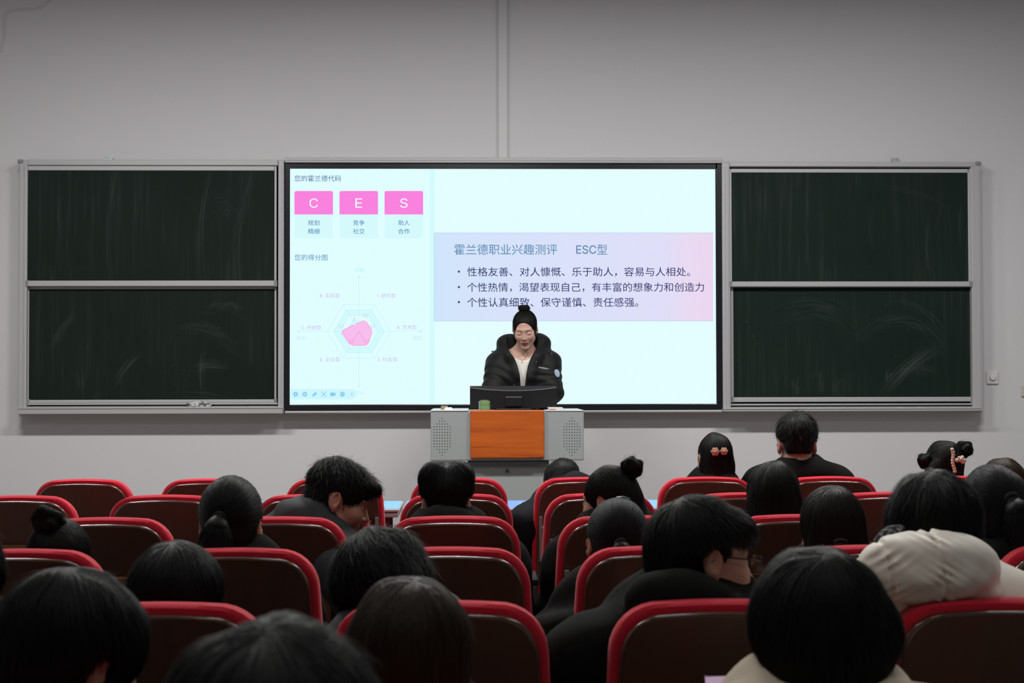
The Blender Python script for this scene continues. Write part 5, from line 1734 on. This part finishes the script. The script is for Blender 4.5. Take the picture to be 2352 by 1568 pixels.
# fifth row
aud('edge', 'E', -2, (-97, 1340), (0, 8, 0), 'person with black hair mostly cut off by the left edge of the picture', hair=STYLE(MOP, n=1000, seed=45), fine=0.008)
aud('round', 'E', -1, (405, 1388), (-5, 8, 0), 'person with a short round black haircut in front of the ponytail girl at the left', hair=STYLE(MOP, rad=(0.096, 0.112, 0.104), n=2400, L=0.085, lift=0.005, jit=0.12, w=0.0009, nape=-0.08, seed=46, ear_r=(0.026, 0.024, 0.034)), fine=0.006)
aud('bowing', 'E', 0, (890, 1362), (14, 42, -24), 'person with messy black hair bowing over sideways in a dark grey jacket', hair=STYLE(MOP, rad=(0.104, 0.114, 0.104), n=3000, L=0.07, lift=0.014, jit=0.45, wave=0.005, w=0.0009, seed=47, ear_r=(0.026, 0.024, 0.034)), fine=0.006,
    cloth=JK(mat('charcoal_nylon', (0.016, 0.017, 0.020), rough=0.6, spec=0.35), g=0.04, wr=0.007, collar_h=0.03), nb_off=(-0.02, -0.05, -0.13), sw=0.195, sh_tilt=4)
aud('glasses', 'E', 1, (1612, 1284), (-72, 6, -3), 'man with thick black hair and glasses turning right, in a black hooded top', hair=STYLE(MOP, rad=(0.096, 0.114, 0.102), n=3000, L=0.075, lift=0.007, jit=0.2, w=0.0009, crown=(0.01, -0.07, 0.12),
    face=((0, 0.120, -0.050), (0.112, 0.090, 0.096)), ear_r=(0.036, 0.032, 0.042), nape=-0.080, seed=48, hem=-0.003, cheek=(0.022, 0.030), side_z=-0.004, under=(0.074, 0.004), add=[('e', (0, -0.048, -0.030), (0.076, 0.064, 0.062), 0.03), ('e', (0, 0.070, 0.062), (0.076, 0.045, 0.040), 0.03)]), fine=0.0034,
    cloth=HIGHHOOD(M_blk, g=0.03, wr=0.004, lumps=[((-0.035, -0.070, 0.066), (0.108, 0.070, 0.060), 0.03), ((0.03, -0.03, 0.035), (0.065, 0.065, 0.050), 0.03)]), nb_off=(0.0, -0.045, -0.055), sw=0.215,
    arms=([(0.205, 3.22, 0.62), (0.80, 3.25, 0.62)], [(0.34, 3.45, 0.63), (0.66, 3.45, 0.63)]))
aud('cream', 'E', 2, (2143, 1229), (-8, 8, 0), 'person with bushy black hair in a cream puffer coat with a big hood', hair=STYLE(MOP, rad=(0.096, 0.114, 0.108), n=3000, L=0.08, lift=0.012, jit=0.3, w=0.0009, wave=0.004, seed=49, ear_r=(0.026, 0.026, 0.038), nape=-0.07), fine=0.006, sw=0.22,
    cloth=JK(M_cream, g=0.04, wr=0.003, collar_h=0.0, lumps=[], name='puffer_coat'), nb_off=(0.015, -0.035, -0.050), hip=(0.93, 3.34, 0.55))
# the row under the picture
aud('bigleft', 'F', -1, (165, 1522), (-42, 20, 0), 'large black-haired head turned right at the lower left corner', hair=STYLE(MOP, rad=(0.101, 0.114, 0.106), n=4000, L=0.09, lift=0.006, jit=0.12, w=0.0008, seed=50, ear_r=(0.028, 0.026, 0.036), step=0.004, nape=-0.09), fine=0.005)
aud('brownhead', 'F', 0, (945, 1528), (-6, 8, 0), 'head with brown-tinted hair at the bottom centre of the picture', female=True, hair=STYLE(LONG, rad=(0.093, 0.110, 0.100), n=4200, L=0.15, w=0.0008, wave=0.003, step=0.004, seed=51, ear=True, ear_r=(0.018, 0.024, 0.034), crown=(0.012, -0.055, 0.13), lo=(-.14, -.18, -.30), jit=0.09,
    add=[('e', (0, -0.050, -0.08), (0.086, 0.062, 0.12), 0.03)]), hmat=M_hair_br, fine=0.006)
aud('hoodie', 'F', 1, (1876, 1474), (4, 10, 0), 'dark-haired person in a beige hooded top at the lower right', hair=STYLE(MOP, rad=(0.102, 0.116, 0.110), n=4200, L=0.095, lift=0.005, jit=0.12, w=0.0008, wave=0.003, step=0.004, seed=52, ear=False, nape=-0.10, crown=(0.0, -0.075, 0.115),
    add=[('e', (0, -0.048, -0.04), (0.082, 0.066, 0.075), 0.03), ('e', (0.088, -0.02, 0.010), (0.030, 0.05, 0.042), 0.03)]), fine=0.006,
    cloth=JK(M_beige, g=0.03, wr=0.004, wf=60, collar_h=0.0, name='hooded_top', open_r=0.072,
             lumps=[((-0.118, -0.045, 0.064), (0.066, 0.070, 0.024), 0.03), ((0.108, -0.045, 0.062), (0.060, 0.070, 0.024), 0.03), ((0, -0.088, 0.050), (0.140, 0.045, 0.044), 0.04)]), nb_off=(0.0, -0.03, -0.055),
    arms=([(0.255, 2.24, 0.60), (0.78, 2.28, 0.55)], [(0.355, 2.44, 0.70), (0.60, 2.46, 0.60)]))
aud('blurred', 'G', 0, (632, 1795), (-4, 10, 0), 'blurred crown of black hair nearest the camera at the bottom edge', hair=STYLE(MOP, n=4000, L=0.09, w=0.0008, lift=0.006, jit=0.15, seed=53), fine=0.008)

# ------------------------------------------------------------------ what they wear
def local(A, p):
    """a point of the head frame in the person's own coordinates"""
    return Vector(A['M'] @ Vector(p)) - Vector(map(float, A['root']))


# white hood with seams and gathers
A = AUD['cream']
hc0 = np.array(at(2135, 1302, 3.055), F4)
SEAM = [[at(x, y, 2.95) for x, y in pts] for pts in (((2044, 1232), (2052, 1256), (2057, 1285), (2060, 1310), (2066, 1340), (2070, 1368)), ((2165, 1212), (2166, 1240), (2170, 1270), (2177, 1300), (2181, 1330), (2189, 1366)))]


def hoodf(p):
    q = p - hc0
    d = ell(p, hc0, (0.138, 0.088, 0.077))
    d = smin(d, ell(p, hc0 + v3(0.105, 0.02, -0.052), (0.045, 0.06, 0.030)), 0.02)
    d = smin(d, ell(p, hc0 + v3(-0.100, 0.02, -0.030), (0.042, 0.06, 0.036)), 0.03)
    g = None
    for i, sm in enumerate(SEAM):
        xs_ = np.array([v.x for v in sm], float); zs_ = np.array([v.z for v in sm], float)
        o = np.argsort(zs_)
        dx = p[..., 0] - np.interp(p[..., 2], zs_[o], xs_[o]).astype(F4)
        d = d + 0.0065 * np.exp(-(dx / 0.0050) ** 2)
        g_ = np.exp(-(np.abs(dx) / 0.020))
        # gathers fan out from the seam
        d = d + g_ * 0.0052 * np.sin((p[..., 2] + dx * (0.7 if i else -0.7)) * 330 + i) * (0.5 + 0.5 * np.sin(p[..., 2] * 90 + 2 * i))
    d = d + 0.0042 * wob(p * v3(0.8, 1, 1.6), 42, 5) + 0.0020 * wob(p, 110, 9)
    c = ell(p, hc0 + v3(0.01, 0.10, 0.09), (0.10, 0.09, 0.075))
    return smax(d, -c, 0.01)


lo, hi = hc0 - v3(0.20, 0.14, 0.12), hc0 + v3(0.20, 0.14, 0.12)
ax_ = [axis_pts(lo[i], hi[i], 0.0036, []) for i in range(3)]
V, Q = surface_nets(*ax_, grid_eval(*ax_, hoodf))
np_mesh('coat_hood', V - A['root'], Q, M_cream, A['t'])

# glasses
A = AUD['glasses']
M_frame = mat('black_glasses_frame', (0.012, 0.011, 0.012), rough=0.3)
gl_ = bpy.data.objects.new('glasses', None); COL.objects.link(gl_); gl_.parent = A['t']
b = MB()
for s in (-1, 1):
    pts = []
    for k in range(25):
        a = 2 * PI * k / 24
        x = 0.034 + 0.0255 * math.copysign(abs(math.cos(a)) ** .7, math.cos(a)); z = -0.004 + 0.0205 * math.copysign(abs(math.sin(a)) ** .8, math.sin(a))
        pts.append(local(A, (s * x, 0.111 - 0.10 * (x - 0.034) ** 2 * 8, z)))
    b.tube(pts, 0.0016, 6, cap=False)
    b.tube([local(A, (s * 0.0595, 0.107, 0.006)), local(A, (s * 0.072, 0.075, 0.008)), local(A, (s * 0.0795, 0.0, 0.010)), local(A, (s * 0.079, -0.022, -0.006))], 0.0019, 6)
b.tube([local(A, (-0.0085, 0.111, 0.004)), local(A, (0, 0.114, 0.006)), local(A, (0.0085, 0.111, 0.004))], 0.0016, 6)
fr_ = b.build('frame', M_frame, gl_, smooth=True)
M_lens = mat('spectacle_lens', (0.95, 0.95, 0.95), rough=0.02, trans=1.0)
for s in (-1, 1):
    b = MB()
    for o in (0,):
        r1 = []; r2 = []
        for k in range(24):
            a = 2 * PI * k / 24
            x = 0.034 + 0.0248 * math.copysign(abs(math.cos(a)) ** .7, math.cos(a)); z = -0.004 + 0.0198 * math.copysign(abs(math.sin(a)) ** .8, math.sin(a))
            r1.append(local(A, (s * x, 0.1115, z))); r2.append(local(A, (s * x, 0.1100, z)))
        b.loft([r1, r2])
    b.build('lens', M_lens, gl_)

# fabric flower clip
A = AUD['flower']; ro = Vector(map(float, A['root']))
M_pet = mat('peach_fabric', (0.60, 0.39, 0.26), rough=0.8, vary=((90, 90, 90), (0.42, 0.2, 0.12), 0.4, 0.7))
b = MB(); hY = A['hc'][1] - 0.118
q = at(1653, 1038, hY)
b.box(q.x - ro.x - 0.03, q.x - ro.x + 0.03, hY - ro.y - 0.004, hY - ro.y + 0.012, q.z - ro.z - 0.005, q.z - ro.z + 0.005, 0.002)
clip = b.build('hair_clip', mat('dark_clip_metal', (0.05, 0.045, 0.045), rough=0.3, metal=0.7), A['t'])
for px, py, R0 in ((1642.5, 1037, 0.016), (1663, 1036, 0.0145)):
    c = at(px, py, hY - 0.012) - ro
    b = MB()
    for lay, (n, r, s, yy) in enumerate(((6, 1.0, 0.52, 0.0), (5, 0.62, 0.42, -0.006), (3, 0.28, 0.30, -0.010))):
        for k in range(n):
            a = 2 * PI * k / n + lay * 0.5
            b.ball((c.x + math.cos(a) * R0 * r * 0.75, c.y + yy, c.z + math.sin(a) * R0 * r * 0.75), R0 * s, 2, (1, 0.45, 1))
    b.ball((c.x, c.y - 0.011, c.z), R0 * 0.25, 2)
    b.build('fabric_flower', M_pet, clip, smooth=True)
# cream plush claw clip
A = AUD['buns']; ro = Vector(map(float, A['root']))
M_plush = mat('cream_plush', (0.62, 0.49, 0.37), rough=0.95, bump=((500, 500, 500), 0.8, 0.002))
b = MB(); hY = A['hc'][1] - 0.122
for k in range(9):
    c = at(2187 + 4.5 * k / 8 + 1.5 * math.sin(k), 1032 + 50 * k / 8, hY) - ro
    b.ball(c, 0.0085, 2)
cl_ = b.build('plush_claw_clip', M_plush, A['t'], smooth=True)
b = MB()
for dx, dy, r in ((0, 0, .0135), (-11, 2, .010), (9, 3, .011), (4, -6, .009), (-5, -4, .009), (5, 7, .009)):
    b.ball(at(2207 + dx * .8, 1055 + dy * .8, hY - 0.006) - ro, r, 2)
b.build('plush_tuft', M_plush, cl_, smooth=True)
# small black claw clip
A = AUD['browngirl']; ro = Vector(map(float, A['root']))
hY = A['hc'][1] - 0.135
b = MB()
M_claw = mat('black_claw_plastic', (0.02, 0.02, 0.022), rough=0.45, spec=0.3)
pts = [at(1917 + i * 3.6, 1243 - 4.5 * math.sin(PI * i / 8), hY) - ro for i in range(9)]
b.tube(pts, 0.0035, 8)
b.tube([p + Vector((0, 0.002, -0.012)) for p in pts], 0.0028, 8)
for i in range(0, 9, 2):
    b.tube([pts[i], pts[i] + Vector((0, 0.003, -0.020))], 0.0022, 6)
b.build('claw_clip', M_claw, A['t'], smooth=True)
# hair ties
M_tie = mat('black_elastic', (0.006, 0.006, 0.006), rough=0.8)


def ring_tie(A, c, r, axis, m=M_tie, th=0.0045):
    c = Vector(c); ax = Vector(axis).normalized()
    u = ax.orthogonal().normalized(); v = ax.cross(u)
    b = MB()
    b.tube([local(A, c + (u * math.cos(2 * PI * k / 16) + v * math.sin(2 * PI * k / 16)) * r) for k in range(17)], th, 8, cap=False)
    b.build('hair_tie', m, A['t'], smooth=True)


ring_tie(AUD['ponytail'], (-0.020, -0.116, 0.018), 0.013, (0, 1, 0.6))
ring_tie(AUD['ponyright'], (0.004, -0.118, 0.032), 0.016, (0, 1, 0.6), th=0.007)
ring_tie(AUD['slick'], (-0.006, -0.114, -0.012), 0.014, (0, 1, 0.2))
# teal hair slide on top of the slicked-back head
A = AUD['slick']
b = MB()
b.tube([local(A, (-0.004, -0.030, 0.124)), local(A, (0.012, -0.036, 0.1255)), local(A, (0.030, -0.042, 0.119))], 0.0022, 8)
b.build('hair_slide', mat('teal_enamel', (0.05, 0.13, 0.15), rough=0.3), A['t'], smooth=True)
# patterned scarf end beside the cream hood
q = at(2030, 1230, 3.12)
A = AUD['cream']; ro = Vector(map(float, A['root']))
b = MB()
q0, q1 = at(2043, 1221, 3.10) - ro, at(2016, 1243, 3.10) - ro
b.tube([q0 + Vector((0.03, 0.03, 0.0)), q0, (q0 + q1) / 2 + Vector((0, -.004, .002)), q1, q1 + Vector((-0.004, 0.02, -0.03))], [0.012, 0.012, 0.012, 0.009, 0.006], 10)
b.build('scarf', mat('grey_patterned_scarf', (0.02, 0.022, 0.028), rough=0.8, vary=((130, 130, 130), (0.32, 0.32, 0.33), 0.52, 0.60)), A['t'], smooth=True)

# phone in the beige person's left hand
PY = 2.47
pt = at(1661, 1554, PY)
ph = thing('mobile_phone', 'pink mobile phone with a black edge held up beside the beige hood', 'phone', (pt.x + 0.012, PY, pt.z - 0.15), 0)
b = MB(); b.box(-0.036, 0.036, -0.004, 0.004, 0.0, 0.15, 0.0035, 3); b.build('phone_body', mat('black_phone_edge', (0.01, 0.01, 0.01), rough=0.2), ph, smooth=True)
b = MB(); b.box(-0.0345, 0.0345, -0.0048, -0.0036, 0.0015, 0.1485, 0.0005); b.build('phone_screen', emis('lit_phone_screen', (0.45, 0.30, 0.42), 0.9), ph)
ph.rotation_euler = (R_(-12), 0, R_(8))
